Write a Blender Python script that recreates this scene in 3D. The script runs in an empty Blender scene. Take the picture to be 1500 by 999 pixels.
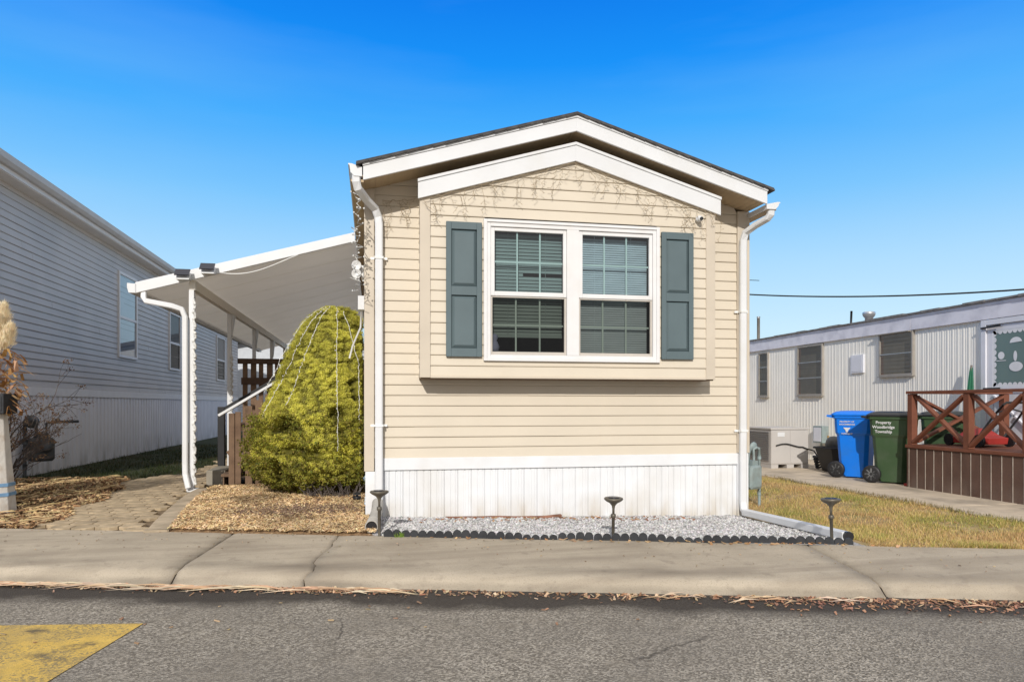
import bpy, bmesh, math, random
from mathutils import Vector, Matrix, noise
R = random.Random(7)
rad = math.radians
scene = bpy.context.scene
col = scene.collection
V = Vector

# ------------------------------------------------------------------ materials
def mat(name, c, rough=.6, var=.12, scale=6, bump=0, bscale=80, metal=0, spec=.3, attr=False, grime=None, gscale=1.5, gamt=.5, trans=0):
    m = bpy.data.materials.new(name); m.use_nodes = True
    nt = m.node_tree; n = nt.nodes; l = nt.links; b = n['Principled BSDF']
    b.inputs['Roughness'].default_value = rough; b.inputs['Metallic'].default_value = metal
    b.inputs['Specular IOR Level'].default_value = spec
    tc = n.new('ShaderNodeTexCoord')
    def nz(sc, det=4):
        t = n.new('ShaderNodeTexNoise'); t.inputs['Scale'].default_value = sc; t.inputs['Detail'].default_value = det
        l.new(tc.outputs['Object'], t.inputs['Vector']); return t
    def mix(f, a, bb, mode='MIX'):
        x = n.new('ShaderNodeMix'); x.data_type = 'RGBA'; x.blend_type = mode
        for s, v in ((0, f), (6, a), (7, bb)):
            if hasattr(v, 'links'): l.new(v, x.inputs[s])
            else: x.inputs[s].default_value = v if s == 0 else (*v, 1)
        return x.outputs[2]
    def ramp(sock, lo, hi):
        r = n.new('ShaderNodeMapRange'); r.inputs['From Min'].default_value = lo; r.inputs['From Max'].default_value = hi
        l.new(sock, r.inputs['Value']); return r.outputs['Result']
    t = nz(scale)
    cur = mix(ramp(t.outputs['Fac'], .3, .7), [min(1, v*(1-var)) for v in c], [min(1, v*(1+var)) for v in c])
    if grime:
        g = nz(gscale, 6)
        gm = n.new('ShaderNodeMath'); gm.operation = 'MULTIPLY'; gm.inputs[1].default_value = gamt
        l.new(ramp(g.outputs['Fac'], .48, .72), gm.inputs[0])
        cur = mix(gm.outputs[0], cur, grime)
    if attr:
        a = n.new('ShaderNodeAttribute'); a.attribute_name = 'Col'
        cur = mix(1.0, cur, a.outputs['Color'], 'MULTIPLY')
    l.new(cur, b.inputs['Base Color'])
    if bump:
        bt = nz(bscale, 5); bp = n.new('ShaderNodeBump'); bp.inputs['Strength'].default_value = bump; bp.inputs['Distance'].default_value = .01
        l.new(bt.outputs['Fac'], bp.inputs['Height']); l.new(bp.outputs['Normal'], b.inputs['Normal'])
    m['x'] = 1
    return m

MT = {}
MT['siding'] = mat('beige_vinyl', (.65, .58, .472), .5, .035, 1.6, .04, 160, grime=(.57, .505, .41), gscale=.9, gamt=.3)
MT['trim'] = mat('beige_trim', (.58, .51, .415), .5, .05, 3)
MT['white'] = mat('white_aluminium', (.71, .72, .735), .42, .03, 2.5, grime=(.60, .58, .53), gscale=2.2, gamt=.35)
MT['skirt'] = mat('white_skirting', (.755, .77, .79), .45, .04, 2.5, grime=(.62, .59, .54), gscale=1.8, gamt=.45)
MT['vinyl'] = mat('window_vinyl', (.74, .735, .735), .38, .03, 5, grime=(.66, .62, .56), gscale=6, gamt=.25)
MT['screenframe'] = mat('screen_frame', (.52, .48, .43), .5, .06, 6)
MT['shingle'] = mat('shingle', (.075, .07, .068), .9, .35, 14, .5, 60)
MT['soffit'] = mat('soffit', (.50, .385, .25), .6, .08, 5)
MT['shutter'] = mat('shutter_blue', (.11, .15, .163), .5, .05, 4, .05, 90)
MT['dark'] = mat('interior_dark', (.035, .032, .03), .8, .2)
MT['blind'] = mat('blind_vinyl', (.25, .31, .305), .5, .05)
MT['blindpale'] = mat('blind_pale', (.52, .60, .66), .5, .05)
MT['grill'] = mat('grille_vinyl', (.62, .74, .72), .45, .03)
MT['black'] = mat('black_plastic', (.022, .022, .024), .45, .2)
MT['charcoal'] = mat('charcoal_rubber', (.03, .032, .036), .6, .25, 20, .1, 90)
MT['hose'] = mat('drain_grey', (.42, .40, .36), .6, .12, 8)
MT['lampmetal'] = mat('lamp_bronze', (.14, .125, .10), .42, .2, 12, metal=.35)
MT['solar'] = mat('solar_glass', (.015, .017, .03), .15, .1, spec=.6)
MT['greysiding'] = mat('grey_vinyl', (.52, .48, .445), .5, .05, 1.5, .04, 120, grime=(.37, .36, .35), gscale=.7, gamt=.4)
MT['greyskirt'] = mat('pale_skirting', (.72, .705, .73), .5, .05, 1.5)
MT['greytrim'] = mat('pale_trim', (.72, .70, .68), .5, .04)
MT['gutter2'] = mat('old_gutter', (.50, .49, .48), .45, .1, 3, grime=(.3, .27, .24), gscale=3)
MT['cream'] = mat('cream_metal', (.86, .835, .77), .45, .04, 1.2, grime=(.70, .66, .58), gscale=1.1, gamt=.35)
MT['lav'] = mat('pale_lavender_board', (.74,.73,.79), .5, .07, 3, grime=(.42, .41, .48), gscale=4, gamt=.5)
MT['ally'] = mat('old_aluminium', (.36, .33, .29), .5, .1, 8, metal=.2)
MT['curtain'] = mat('tan_curtain', (.24, .215, .155), .9, .2, 7)
MT['rimgrey'] = mat('wheel_rim_grey', (.19, .195, .20), .45, .1)
MT['orange'] = mat('rust_curtain', (.30, .10, .04), .9, .2, 7)
MT['underside'] = mat('bay_underside_shade_brown', (.17, .115, .075), .8, .15, 5)  # brown darkened to deepen the shadow under the bay
MT['carportwhite'] = mat('carport_white', (.90, .85, .76), .4, .03, 2)
MT['oldroof'] = mat('old_roofing', (.20, .19, .185), .9, .3, 9, .4, 50)
MT['silver'] = mat('galvanised', (.55, .56, .57), .35, .12, 10, metal=.75)
MT['brown'] = mat('stained_wood', (.095, .058, .04), .75, .25, 5, .3, 50)
MT['redwood'] = mat('red_brown_rail', (.175, .065, .038), .65, .16, 6, .2, 60)
MT['deckskirt'] = mat('deck_board', (.122, .070, .052), .8, .22, 3, .3, 45)
MT['oldwood'] = mat('weathered_wood', (.20, .128, .082), .85, .4, 4, .5, 30, grime=(.06, .034, .022), gscale=4, gamt=.85)
MT['palewood'] = mat('pale_gap', (.52, .44, .37), .8, .2, 9)
MT['rust'] = mat('rusty_strip', (.26, .13, .085), .9, .4, 8, .4, 40)
MT['conc'] = mat('concrete_step', (.30, .27, .22), .9, .15, 5, .3, 90)
MT['ac'] = mat('ac_beige', (.49, .465, .44), .5, .04, 3)
MT['acside'] = mat('ac_grille', (.22, .21, .205), .5, .1, 30)
MT['meter'] = mat('meter_grey', (.255, .315, .315), .5, .12, 8, grime=(.2, .2, .18), gscale=9)
MT['meterdark'] = mat('meter_dark', (.07, .075, .08), .5, .2, 8)
MT['blue'] = mat('bin_blue', (.006, .19, .80), .38, .05, 3, spec=.4, grime=(.03, .17, .55), gscale=5, gamt=.5)
MT['green'] = mat('bin_green', (.045, .085, .038), .42, .1, 3, spec=.4, grime=(.075, .10, .065), gscale=5, gamt=.6)
MT['greenlid'] = mat('bin_lid_black', (.02, .022, .024), .35, .1, 3, spec=.5)
MT['ink'] = mat('white_print', (.66, .67, .68), .5, .02)
MT['red'] = mat('red_paint', (.30, .03, .025), .4, .1)
MT['tan'] = mat('tan_fibre', (.42, .27, .11), .8, .2, 20)
MT['bag'] = mat('grey_bag', (.16, .155, .14), .7, .25, 6, .3, 20)
MT['door'] = mat('white_door', (.70, .71, .76), .4, .03)
MT['chalk'] = mat('green_panel', (.15, .22, .21), .35, .08, 2, spec=.5)
MT['snow'] = mat('white_decal', (.74, .75, .77), .6, .05)
MT['shade'] = mat('slate_frame', (.10, .125, .17), .5, .08)
MT['umbrella'] = mat('green_canvas', (.02, .13, .07), .7, .2, 9)
MT['lime'] = mat('lime_canvas', (.30, .42, .10), .7, .2, 9)
MT['cable'] = mat('cable_black', (.02, .02, .02), .6)
MT['wire'] = mat('brown_wire', (.40, .32, .215), .6)
MT['wirewhite'] = mat('white_wire', (.68, .68, .66), .5)
MT['bulb'] = mat('clear_bulb', (.82, .82, .80), .25, spec=.6)
MT['bark'] = mat('bark', (.10, .07, .05), .9, .3, 20, .5, 40)
MT['twig'] = mat('grey_twig', (.115, .095, .085), .9, .3, 20)
MT['plume'] = mat('cream_plume', (.98, .86, .68), .9, .12, 20, attr=True)
MT['straw'] = mat('dry_leaf', (1, 1, 1), .8, .05, attr=True)
MT['leaf'] = mat('evergreen', (1, 1, 1), .6, .06, 3, attr=True, spec=.25)
MT['core'] = mat('evergreen_core', (.085, .07, .018), .9, .5, 9, .8, 30)
MT['attr'] = mat('loose_bits', (1, 1, 1), .85, .06, 30, attr=True)
MT['grassblade'] = mat('grass_blade', (1, 1, 1), .7, .05, attr=True)
MT['whitewash'] = mat('whitewash', (.66, .63, .58), .8, .12, 7, .4, 30, grime=(.38, .30, .22), gscale=7, gamt=.8)
MT['bluetape'] = mat('blue_band', (.20, .36, .56), .7, .25, 14)
MT['soil'] = mat('soil', (.17,.122,.075), .95, .4, 5, .8, 40, grime=(.17, .14, .07), gscale=.6, gamt=.6)
MT['lawn'] = mat('lawn_base', (.36, .26, .13), .95, .35, 5, .8, 60, grime=(.20, .20, .06), gscale=1.4, gamt=.8)
MT['shadegrass'] = mat('lawn_painted_shade', (.035, .042, .014), .95, .4, 6, .8, 60)  # lawn colour with the alley's shade painted in
MT['mulchbase'] = mat('mulch_base', (.30, .19, .10), .95, .45, 26, 1., 60)
MT['gravelbase'] = mat('gravel_base', (.42, .41, .40), .95, .3, 60, 1., 90)
MT['curbcrack'] = mat('joint_filler', (.035, .028, .022), .95, .3, 20)
MT['walk'] = mat('concrete_path', (.54, .45, .34), .9, .12, 7, .35, 120, grime=(.14, .12, .10), gscale=1.6, gamt=.6)
MT['paver'] = mat('concrete_paver', (.46, .36, .235), .9, .28, 9, .5, 120, grime=(.17, .13, .09), gscale=2, gamt=.5)
MT['kerbstrip'] = mat('concrete_edging', (.47,.38,.27), .9, .15, 6, .4, 90, grime=(.17, .14, .1), gscale=2.5, gamt=.6)
MT['eifs'] = mat('far_wall', (.55, .58, .62), .7, .06)
MT['clip'] = mat('white_clip', (.82, .82, .80), .5)
MT['clothblue'] = mat('lilac_cloth', (.30, .32, .48), .8)

def nodes(m): return m.node_tree.nodes, m.node_tree.links
# window glass: tinted pane with a reflection that grows at grazing angles
def glass(name, tint, refl=1.0, rough=.0):
    m = bpy.data.materials.new(name); m.use_nodes = True
    n, l = nodes(m); n.clear()
    o = n.new('ShaderNodeOutputMaterial'); t = n.new('ShaderNodeBsdfTransparent'); g = n.new('ShaderNodeBsdfGlossy')
    t.inputs[0].default_value = (*tint, 1); g.inputs['Roughness'].default_value = rough
    fr = n.new('ShaderNodeFresnel'); fr.inputs[0].default_value = 1.5
    mu = n.new('ShaderNodeMath'); mu.operation = 'MULTIPLY'; mu.inputs[1].default_value = refl; mu.use_clamp = True
    mx = n.new('ShaderNodeMixShader')
    l.new(fr.outputs[0], mu.inputs[0]); l.new(mu.outputs[0], mx.inputs[0]); l.new(t.outputs[0], mx.inputs[1]); l.new(g.outputs[0], mx.inputs[2])
    l.new(mx.outputs[0], o.inputs[0]); return m
MT['glass'] = glass('window_glass', (.74, .82, .83), 2.4)
MT['screen'] = glass('screened_glass', (.52, .53, .50), .9, .12)
MT['mirror'] = glass('sky_glass', (.80, .84, .88), 1.6)
MT['darkglass'] = glass('dim_glass', (.5, .5, .5), .35)

def translucent(m, f):
    n, l = nodes(m); b = n['Principled BSDF']; o = next(k for k in n if k.type == 'OUTPUT_MATERIAL')
    t = n.new('ShaderNodeBsdfTranslucent'); x = n.new('ShaderNodeMixShader'); x.inputs[0].default_value = f
    l.new(b.inputs['Base Color'].links[0].from_socket, t.inputs[0]); l.new(b.outputs[0], x.inputs[1]); l.new(t.outputs[0], x.inputs[2]); l.new(x.outputs[0], o.inputs[0])
translucent(MT['carportwhite'], .17)  # translucency added so sun brightens the underside of the carport roof
for k_ in ('leaf', 'grassblade', 'plume', 'straw'): translucent(MT[k_], .3)
def splash(m, z0, z1, c, amt):
    n, l = nodes(m); b = n['Principled BSDF']; src = b.inputs['Base Color'].links[0].from_socket
    tc = n.new('ShaderNodeTexCoord'); se = n.new('ShaderNodeSeparateXYZ'); l.new(tc.outputs['Object'], se.inputs[0])
    t = n.new('ShaderNodeTexNoise'); t.inputs['Scale'].default_value = 5; t.inputs['Detail'].default_value = 8; mp = n.new('ShaderNodeMapping'); mp.inputs['Scale'].default_value = (1, 1, .35)
    l.new(tc.outputs['Object'], mp.inputs[0]); l.new(mp.outputs[0], t.inputs['Vector'])
    r = n.new('ShaderNodeMapRange'); l.new(se.outputs[2], r.inputs['Value']); r.inputs['From Min'].default_value = z1; r.inputs['From Max'].default_value = z0
    r2 = n.new('ShaderNodeMapRange'); l.new(t.outputs['Fac'], r2.inputs['Value']); r2.inputs['From Min'].default_value = .38; r2.inputs['From Max'].default_value = .68; r2.inputs['To Max'].default_value = amt
    mu = n.new('ShaderNodeMath'); mu.operation = 'MULTIPLY'; l.new(r.outputs[0], mu.inputs[0]); l.new(r2.outputs[0], mu.inputs[1])
    x = n.new('ShaderNodeMix'); x.data_type = 'RGBA'; l.new(mu.outputs[0], x.inputs[0]); l.new(src, x.inputs[6]); x.inputs[7].default_value = (*c, 1); l.new(x.outputs[2], b.inputs['Base Color'])
splash(MT['skirt'], -.08, .22, (.50, .43, .33), .9); splash(MT['greyskirt'], -.02, .45, (.34, .33, .31), .8); splash(MT['deckskirt'], -.02, .25, (.20, .16, .13), .8); splash(MT['cream'], .1, 1.1, (.60, .56, .47), .6)
# asphalt: fine two-tone aggregate, dark band along the kerb, worn patches
def asphalt():
    m = bpy.data.materials.new('asphalt'); m.use_nodes = True
    n, l = nodes(m); b = n['Principled BSDF']; b.inputs['Roughness'].default_value = .85; b.inputs['Specular IOR Level'].default_value = .25
    tc = n.new('ShaderNodeTexCoord'); P = tc.outputs['Object']
    def tx(kind, sc, **k):
        t = n.new(kind); t.inputs['Scale'].default_value = sc; l.new(P, t.inputs['Vector'])
        for a, v in k.items(): t.inputs[a].default_value = v
        return t
    def rr(s, a, bb, c=0, d=1):
        r = n.new('ShaderNodeMapRange'); l.new(s, r.inputs['Value'])
        for i, v in zip(('From Min', 'From Max', 'To Min', 'To Max'), (a, bb, c, d)): r.inputs[i].default_value = v
        return r.outputs[0]
    def mx(f, a, bb, mode='MIX'):
        x = n.new('ShaderNodeMix'); x.data_type = 'RGBA'; x.blend_type = mode
        for s, v in ((0, f), (6, a), (7, bb)):
            if hasattr(v, 'links'): l.new(v, x.inputs[s])
            else: x.inputs[s].default_value = v if s == 0 else (*v, 1)
        return x.outputs[2]
    vo = tx('ShaderNodeTexVoronoi', 105); n1 = tx('ShaderNodeTexNoise', 48, Detail=5); n2 = tx('ShaderNodeTexNoise', 1.1, Detail=6); n3 = tx('ShaderNodeTexNoise', 5, Detail=6)
    sp = n.new('ShaderNodeSeparateColor'); l.new(vo.outputs['Color'], sp.inputs[0])
    c = mx(rr(sp.outputs[0], .25, .95), (.125, .108, .085), (.54, .485, .40))
    c = mx(rr(n1.outputs['Fac'], .35, .65, 0, .5), c, (.225, .198, .160))
    c = mx(rr(n2.outputs['Fac'], .40, .65, 0, .55), c, (.18, .160, .133))
    c = mx(rr(n3.outputs['Fac'], .5, .75, 0, .35), c, (.25, .215, .165))
    # damp, dirty strip along the kerb
    se = n.new('ShaderNodeSeparateXYZ'); l.new(P, se.inputs[0])
    ma = n.new('ShaderNodeMath'); ma.operation = 'MULTIPLY_ADD'; ma.inputs[1].default_value = .268
    l.new(se.outputs[0], ma.inputs[0]); l.new(se.outputs[1], ma.inputs[2])       # distance measure across the road
    ad = n.new('ShaderNodeMath'); ad.operation = 'MULTIPLY_ADD'; ad.inputs[1].default_value = .45
    n4 = tx('ShaderNodeTexNoise', 2.3, Detail=7); l.new(n4.outputs['Fac'], ad.inputs[0]); l.new(ma.outputs[0], ad.inputs[2])
    c = mx(rr(ad.outputs[0], 4.72, 4.92, 0, .9), c, (.042, .034, .028))
    vc = n.new('ShaderNodeTexVoronoi'); vc.feature = 'DISTANCE_TO_EDGE'; vc.inputs['Scale'].default_value = .75; wp = n.new('ShaderNodeMix'); wp.data_type = 'VECTOR'; wp.inputs[0].default_value = .12
    nv = tx('ShaderNodeTexNoise', 3.5, Detail=6); l.new(P, wp.inputs[4]); l.new(nv.outputs['Color'], wp.inputs[5]); l.new(wp.outputs[1], vc.inputs['Vector'])
    nm = tx('ShaderNodeTexNoise', .9, Detail=2); gate = rr(nm.outputs['Fac'], .5, .62, 0, 1); ln = rr(vc.outputs['Distance'], 0, .006, .75, 0)
    gm2 = n.new('ShaderNodeMath'); gm2.operation = 'MULTIPLY'; l.new(gate, gm2.inputs[0]); l.new(ln, gm2.inputs[1]); c = mx(gm2.outputs[0], c, (.05, .042, .036))
    l.new(c, b.inputs['Base Color'])
    bp = n.new('ShaderNodeBump'); bp.inputs['Strength'].default_value = .8; bp.inputs['Distance'].default_value = .006
    l.new(vo.outputs['Distance'], bp.inputs['Height']); l.new(bp.outputs[0], b.inputs['Normal'])
    return m
MT['asphalt'] = asphalt()
# yellow road paint, worn through to the asphalt
def worn_paint():
    m = mat('worn_yellow_paint', (.66, .44, .10), .8, .12, 12, .5, 130)
    n, l = nodes(m); b = n['Principled BSDF']; src = b.inputs['Base Color'].links[0].from_socket
    tc = n.new('ShaderNodeTexCoord')
    def layer(src, sc, lo, hi, c, amt=1.):
        t = n.new('ShaderNodeTexNoise'); t.inputs['Scale'].default_value = sc; t.inputs['Detail'].default_value = 9; t.inputs['Roughness'].default_value = .65
        l.new(tc.outputs['Object'], t.inputs['Vector'])
        r = n.new('ShaderNodeMapRange'); l.new(t.outputs['Fac'], r.inputs['Value']); r.inputs['From Min'].default_value = lo; r.inputs['From Max'].default_value = hi; r.inputs['To Max'].default_value = amt
        x = n.new('ShaderNodeMix'); x.data_type = 'RGBA'; l.new(r.outputs[0], x.inputs[0]); l.new(src, x.inputs[6]); x.inputs[7].default_value = (*c, 1)
        return x.outputs[2]
    src = layer(src, 5, .42, .7, (.36, .27, .12), .75)
    src = layer(src, 90, .5, .66, (.30, .22, .09), .6)
    src = layer(src, 3.3, .56, .64, (.11, .09, .06), .9)
    vo = n.new('ShaderNodeTexVoronoi'); vo.inputs['Scale'].default_value = 105; l.new(tc.outputs['Object'], vo.inputs['Vector']); sc_ = n.new('ShaderNodeSeparateColor'); l.new(vo.outputs['Color'], sc_.inputs[0])
    nz2 = n.new('ShaderNodeTexNoise'); nz2.inputs['Scale'].default_value = 4; nz2.inputs['Detail'].default_value = 8; l.new(tc.outputs['Object'], nz2.inputs['Vector'])
    ad = n.new('ShaderNodeMath'); ad.operation = 'MULTIPLY_ADD'; ad.inputs[1].default_value = .55; l.new(sc_.outputs[0], ad.inputs[0]); l.new(nz2.outputs['Fac'], ad.inputs[2])
    r = n.new('ShaderNodeMapRange'); l.new(ad.outputs[0], r.inputs['Value']); r.inputs['From Min'].default_value = .86; r.inputs['From Max'].default_value = .98; r.inputs['To Max'].default_value = .8
    x = n.new('ShaderNodeMix'); x.data_type = 'RGBA'; l.new(r.outputs[0], x.inputs[0]); l.new(src, x.inputs[6]); x.inputs[7].default_value = (.20, .165, .10, 1); src = x.outputs[2]
    l.new(src, b.inputs['Base Color']); return m
MT['yellow'] = worn_paint()
# broom-finished concrete with stains running along the kerb
def concrete():
    m = mat('sidewalk_concrete', (.44, .375, .285), .9, .10, 2.2, .35, 170, grime=(.29, .24, .18), gscale=1.3, gamt=.75)
    n, l = nodes(m); b = n['Principled BSDF']; src = b.inputs['Base Color'].links[0].from_socket
    tc = n.new('ShaderNodeTexCoord'); mp = n.new('ShaderNodeMapping'); mp.inputs['Rotation'].default_value = (0, 0, rad(16)); mp.inputs['Scale'].default_value = (.35, 5, 5)
    l.new(tc.outputs['Object'], mp.inputs[0])
    def layer(src, vec, sc, lo, hi, c, amt):
        t = n.new('ShaderNodeTexNoise'); t.inputs['Scale'].default_value = sc; t.inputs['Detail'].default_value = 8
        l.new(vec, t.inputs['Vector'])
        r = n.new('ShaderNodeMapRange'); l.new(t.outputs['Fac'], r.inputs['Value']); r.inputs['From Min'].default_value = lo; r.inputs['From Max'].default_value = hi; r.inputs['To Max'].default_value = amt
        x = n.new('ShaderNodeMix'); x.data_type = 'RGBA'; l.new(r.outputs[0], x.inputs[0]); l.new(src, x.inputs[6]); x.inputs[7].default_value = (*c, 1)
        return x.outputs[2]
    src = layer(src, mp.outputs[0], 1.0, .5, .75, (.25, .205, .155), .65)
    src = layer(src, mp.outputs[0], 2.3, .55, .8, (.55, .475, .365), .55)
    src = layer(src, tc.outputs['Object'], 120, .52, .7, (.26, .215, .16), .6)
    src = layer(src, tc.outputs['Object'], 9, .58, .70, (.26, .215, .165), .5)
    at = n.new('ShaderNodeAttribute'); at.attribute_name = 'Col'; x = n.new('ShaderNodeMix'); x.data_type = 'RGBA'; x.blend_type = 'MULTIPLY'; x.inputs[0].default_value = 1
    l.new(src, x.inputs[6]); l.new(at.outputs['Color'], x.inputs[7]); src = x.outputs[2]
    l.new(src, b.inputs['Base Color']); return m
MT['sidewalk'] = concrete()

# ------------------------------------------------------------------ building helpers
ORG = {}
class MB:
    def __init__(s): s.v = []; s.f = []; s.c = []; s.cc = None; s.sm = []
    def add(s, vs, fs, smooth=False):
        o = len(s.v); s.v += [tuple(p) for p in vs]
        s.f += [tuple(i + o for i in q) for q in fs]; s.sm += [smooth]*len(fs)
        if s.cc: s.c += [s.cc]*len(vs)
        return s
    def box(s, x0, x1, y0, y1, z0, z1):
        return s.add([(x0,y0,z0),(x1,y0,z0),(x1,y1,z0),(x0,y1,z0),(x0,y0,z1),(x1,y0,z1),(x1,y1,z1),(x0,y1,z1)],
                     [(0,3,2,1),(4,5,6,7),(0,1,5,4),(1,2,6,5),(2,3,7,6),(3,0,4,7)])
    def bar(s, a, b, w, h, up=(0,0,1)):          # rectangular bar from a to b
        a = V(a); b = V(b); d = (b-a).normalized(); u = V(up); x = d.cross(u).normalized(); u = x.cross(d)
        vs = [p + x*w/2*i + u*h/2*j for p in (a, b) for i, j in ((-1,-1),(1,-1),(1,1),(-1,1))]
        return s.add(vs, [(0,1,2,3),(7,6,5,4),(0,4,5,1),(1,5,6,2),(2,6,7,3),(3,7,4,0)])
    def prism(s, poly, axis, a0, a1):            # poly in the other two axes, extruded along axis
        def mk(p, a): return {0: (a, p[0], p[1]), 1: (p[0], a, p[1]), 2: (p[0], p[1], a)}[axis]
        n = len(poly); vs = [mk(p, a0) for p in poly] + [mk(p, a1) for p in poly]
        return s.add(vs, [tuple(range(n))[::-1], tuple(range(n, 2*n))] + [(i, (i+1) % n, n+(i+1) % n, n+i) for i in range(n)])
    def tube(s, pts, r, n=8, caps=True, up=(.13,.2,1)):
        pts = [V(p) for p in pts]; rs = r if isinstance(r, (list, tuple)) else [r]*len(pts)
        vs = []; 
        for i, p in enumerate(pts):
            d = (pts[min(i+1, len(pts)-1)] - pts[max(i-1, 0)])
            d = d.normalized() if d.length > 1e-9 else V((0,0,1))
            u = V(up) if abs(d.dot(V(up).normalized())) < .97 else V((1,0,0))
            x = d.cross(u).normalized(); y = d.cross(x)
            vs += [p + (x*math.cos(2*math.pi*k/n) + y*math.sin(2*math.pi*k/n))*rs[i] for k in range(n)]
        fs = [(i*n+k, i*n+(k+1) % n, (i+1)*n+(k+1) % n, (i+1)*n+k) for i in range(len(pts)-1) for k in range(n)]
        s.add(vs, fs, n > 4)
        if caps:
            o = len(s.v) - len(vs)
            s.f += [tuple(o+k for k in range(n)), tuple(o+(len(pts)-1)*n+k for k in range(n))[::-1]]; s.sm += [False]*2
        return s
    def lathe(s, prof, c=(0,0,0), n=16, M=None, smooth=True):    # prof [(r, z)]
        vs = []
        for r, z in prof:
            for k in range(n):
                p = V((r*math.cos(2*math.pi*k/n), r*math.sin(2*math.pi*k/n), z))
                if M: p = M @ p
                vs.append(p + V(c))
        fs = [(i*n+k, i*n+(k+1) % n, (i+1)*n+(k+1) % n, (i+1)*n+k) for i in range(len(prof)-1) for k in range(n)]
        fs += [tuple(range(n))[::-1], tuple((len(prof)-1)*n+k for k in range(n))]
        return s.add(vs, fs, smooth)
    def ball(s, c, r, n=8, m=5):
        rr = r if isinstance(r, (tuple, list)) else (r, r, r)
        vs = [V(c) + V((rr[0]*math.sin(math.pi*j/m)*math.cos(2*math.pi*i/n), rr[1]*math.sin(math.pi*j/m)*math.sin(2*math.pi*i/n), rr[2]*math.cos(math.pi*j/m))) for j in range(m+1) for i in range(n)]
        return s.add(vs, [(j*n+i, (j+1)*n+i, (j+1)*n+(i+1) % n, j*n+(i+1) % n) for j in range(m) for i in range(n)], True)
    def loft(s, rings, smooth=False):
        n = len(rings[0]); vs = [p for r in rings for p in r]
        fs = [(i*n+k, i*n+(k+1) % n, (i+1)*n+(k+1) % n, (i+1)*n+k) for i in range(len(rings)-1) for k in range(n)]
        return s.add(vs, fs + [tuple(range(n))[::-1], tuple((len(rings)-1)*n+k for k in range(n))], smooth)
    def build(s, name, m, parent=None, bev=0, org=None):
        me = bpy.data.meshes.new(name)
        o0 = V(org) if org else (ORG.get(parent.name, V((0,0,0))) if parent else V((0,0,0)))
        me.from_pydata([(V(p) - o0)[:] for p in s.v], [], s.f)
        me.polygons.foreach_set('use_smooth', s.sm)
        if s.c:
            a = me.color_attributes.new('Col', 'FLOAT_COLOR', 'POINT')
            a.data.foreach_set('color', [x for c in s.c for x in (*c, 1)])
        me.materials.append(MT[m] if isinstance(m, str) else m)
        o = bpy.data.objects.new(name, me); col.objects.link(o)
        if parent: o.parent = parent
        else: o.location = o0
        ORG[o.name] = o0
        if bev:
            b = o.modifiers.new('bevel', 'BEVEL'); b.width = bev; b.segments = 2; b.limit_method = 'ANGLE'
        me.update(); return o
def tag(o, label=None, cat=None, group=None, kind=None):
    if label: o['label'] = label
    if cat: o['category'] = cat
    if group: o['group'] = group
    if kind: o['kind'] = kind
    return o
def thing(name, loc, label, cat, group=None, rz=0, local=False):
    o = bpy.data.objects.new(name, None); col.objects.link(o); o.empty_display_size = .2
    o.location = loc; o.rotation_euler = (0, 0, rz)
    ORG[o.name] = V((0,0,0)) if local else V(loc)
    return tag(o, label, cat, group)
def dup(root, loc, rz=None, label=None):
    r = root.copy(); col.objects.link(r); r.location = loc
    if rz is not None: r.rotation_euler = (0, 0, rz)
    if label: r['label'] = label
    for ch in list(root.children):
        c = ch.copy(); col.objects.link(c); c.parent = r
        for g in list(ch.children):
            d = g.copy(); col.objects.link(d); d.parent = c
    return r
def fin(p): return noise.noise(V(p))
def jit(c, a=.2):
    k = 1 + R.uniform(-a, a); return tuple(v*k*(1+R.uniform(-a, a)*.25) for v in c)

# lapped siding in a vertical plane: frame (origin o, along u, outward nrm)
def laps(mb, o, u, nrm, z0, z1, h, segs, d=.0115):
    o = V(o); u = V(u); nrm = V(nrm); k = 0
    z = z0
    while z < z1 - 1e-4:
        zt = min(z + h, z1)
        A = segs(z, (z+zt)/2); B = segs(zt - .002, (z+zt)/2)
        for si, ((a0, a1), (b0, b1)) in enumerate(zip(A, B)):
            if a1 - a0 < .01 and b1 - b0 < .01: continue
            zr = zt - .009 if zt - z > .03 else zt
            zm = z + (zr - z)*.12
            L = max(a1 - a0, b1 - b0); n_ = max(1, min(40, int(L/.35))); jr = random.Random(int(z*1000) + si*77 + int(o.y*10)); lap = jr.randint(1, n_-1) if n_ > 2 and jr.random() < .55 else -1
            for q in range(n_):
                f0, f1 = q/n_, (q+1)/n_
                sides = []
                for f in (f0, f1):
                    ta, tb = a0 + (a1-a0)*f, b0 + (b1-b0)*f
                    wv = .0016*fin((ta*1.7, z*9, o.x + o.y)) + (.0022 if 0 <= lap <= q else 0)
                    P = lambda t, zz, off: o + u*t + nrm*(off + wv) + V((0, 0, zz + .0012*fin((t*.9, z*5, 3))))
                    sides.append([P(ta, z, 0), P(ta, z, d*.9), P(ta, zm, d), P(tb, zr, .004), P(tb, zr+.001, -.004), P(tb, zt, -.004), P(tb, zt, 0)])
                A_, B_ = sides
                mb.add(A_ + B_, [(k, 7+k, 8+k, k+1) for k in range(6)])
                if q == lap: mb.add([A_[1], A_[2], A_[3], A_[3] - nrm*.003, A_[2] - nrm*.003, A_[1] - nrm*.003], [(0,1,4,5), (1,2,3,4)])
        z = zt
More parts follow.
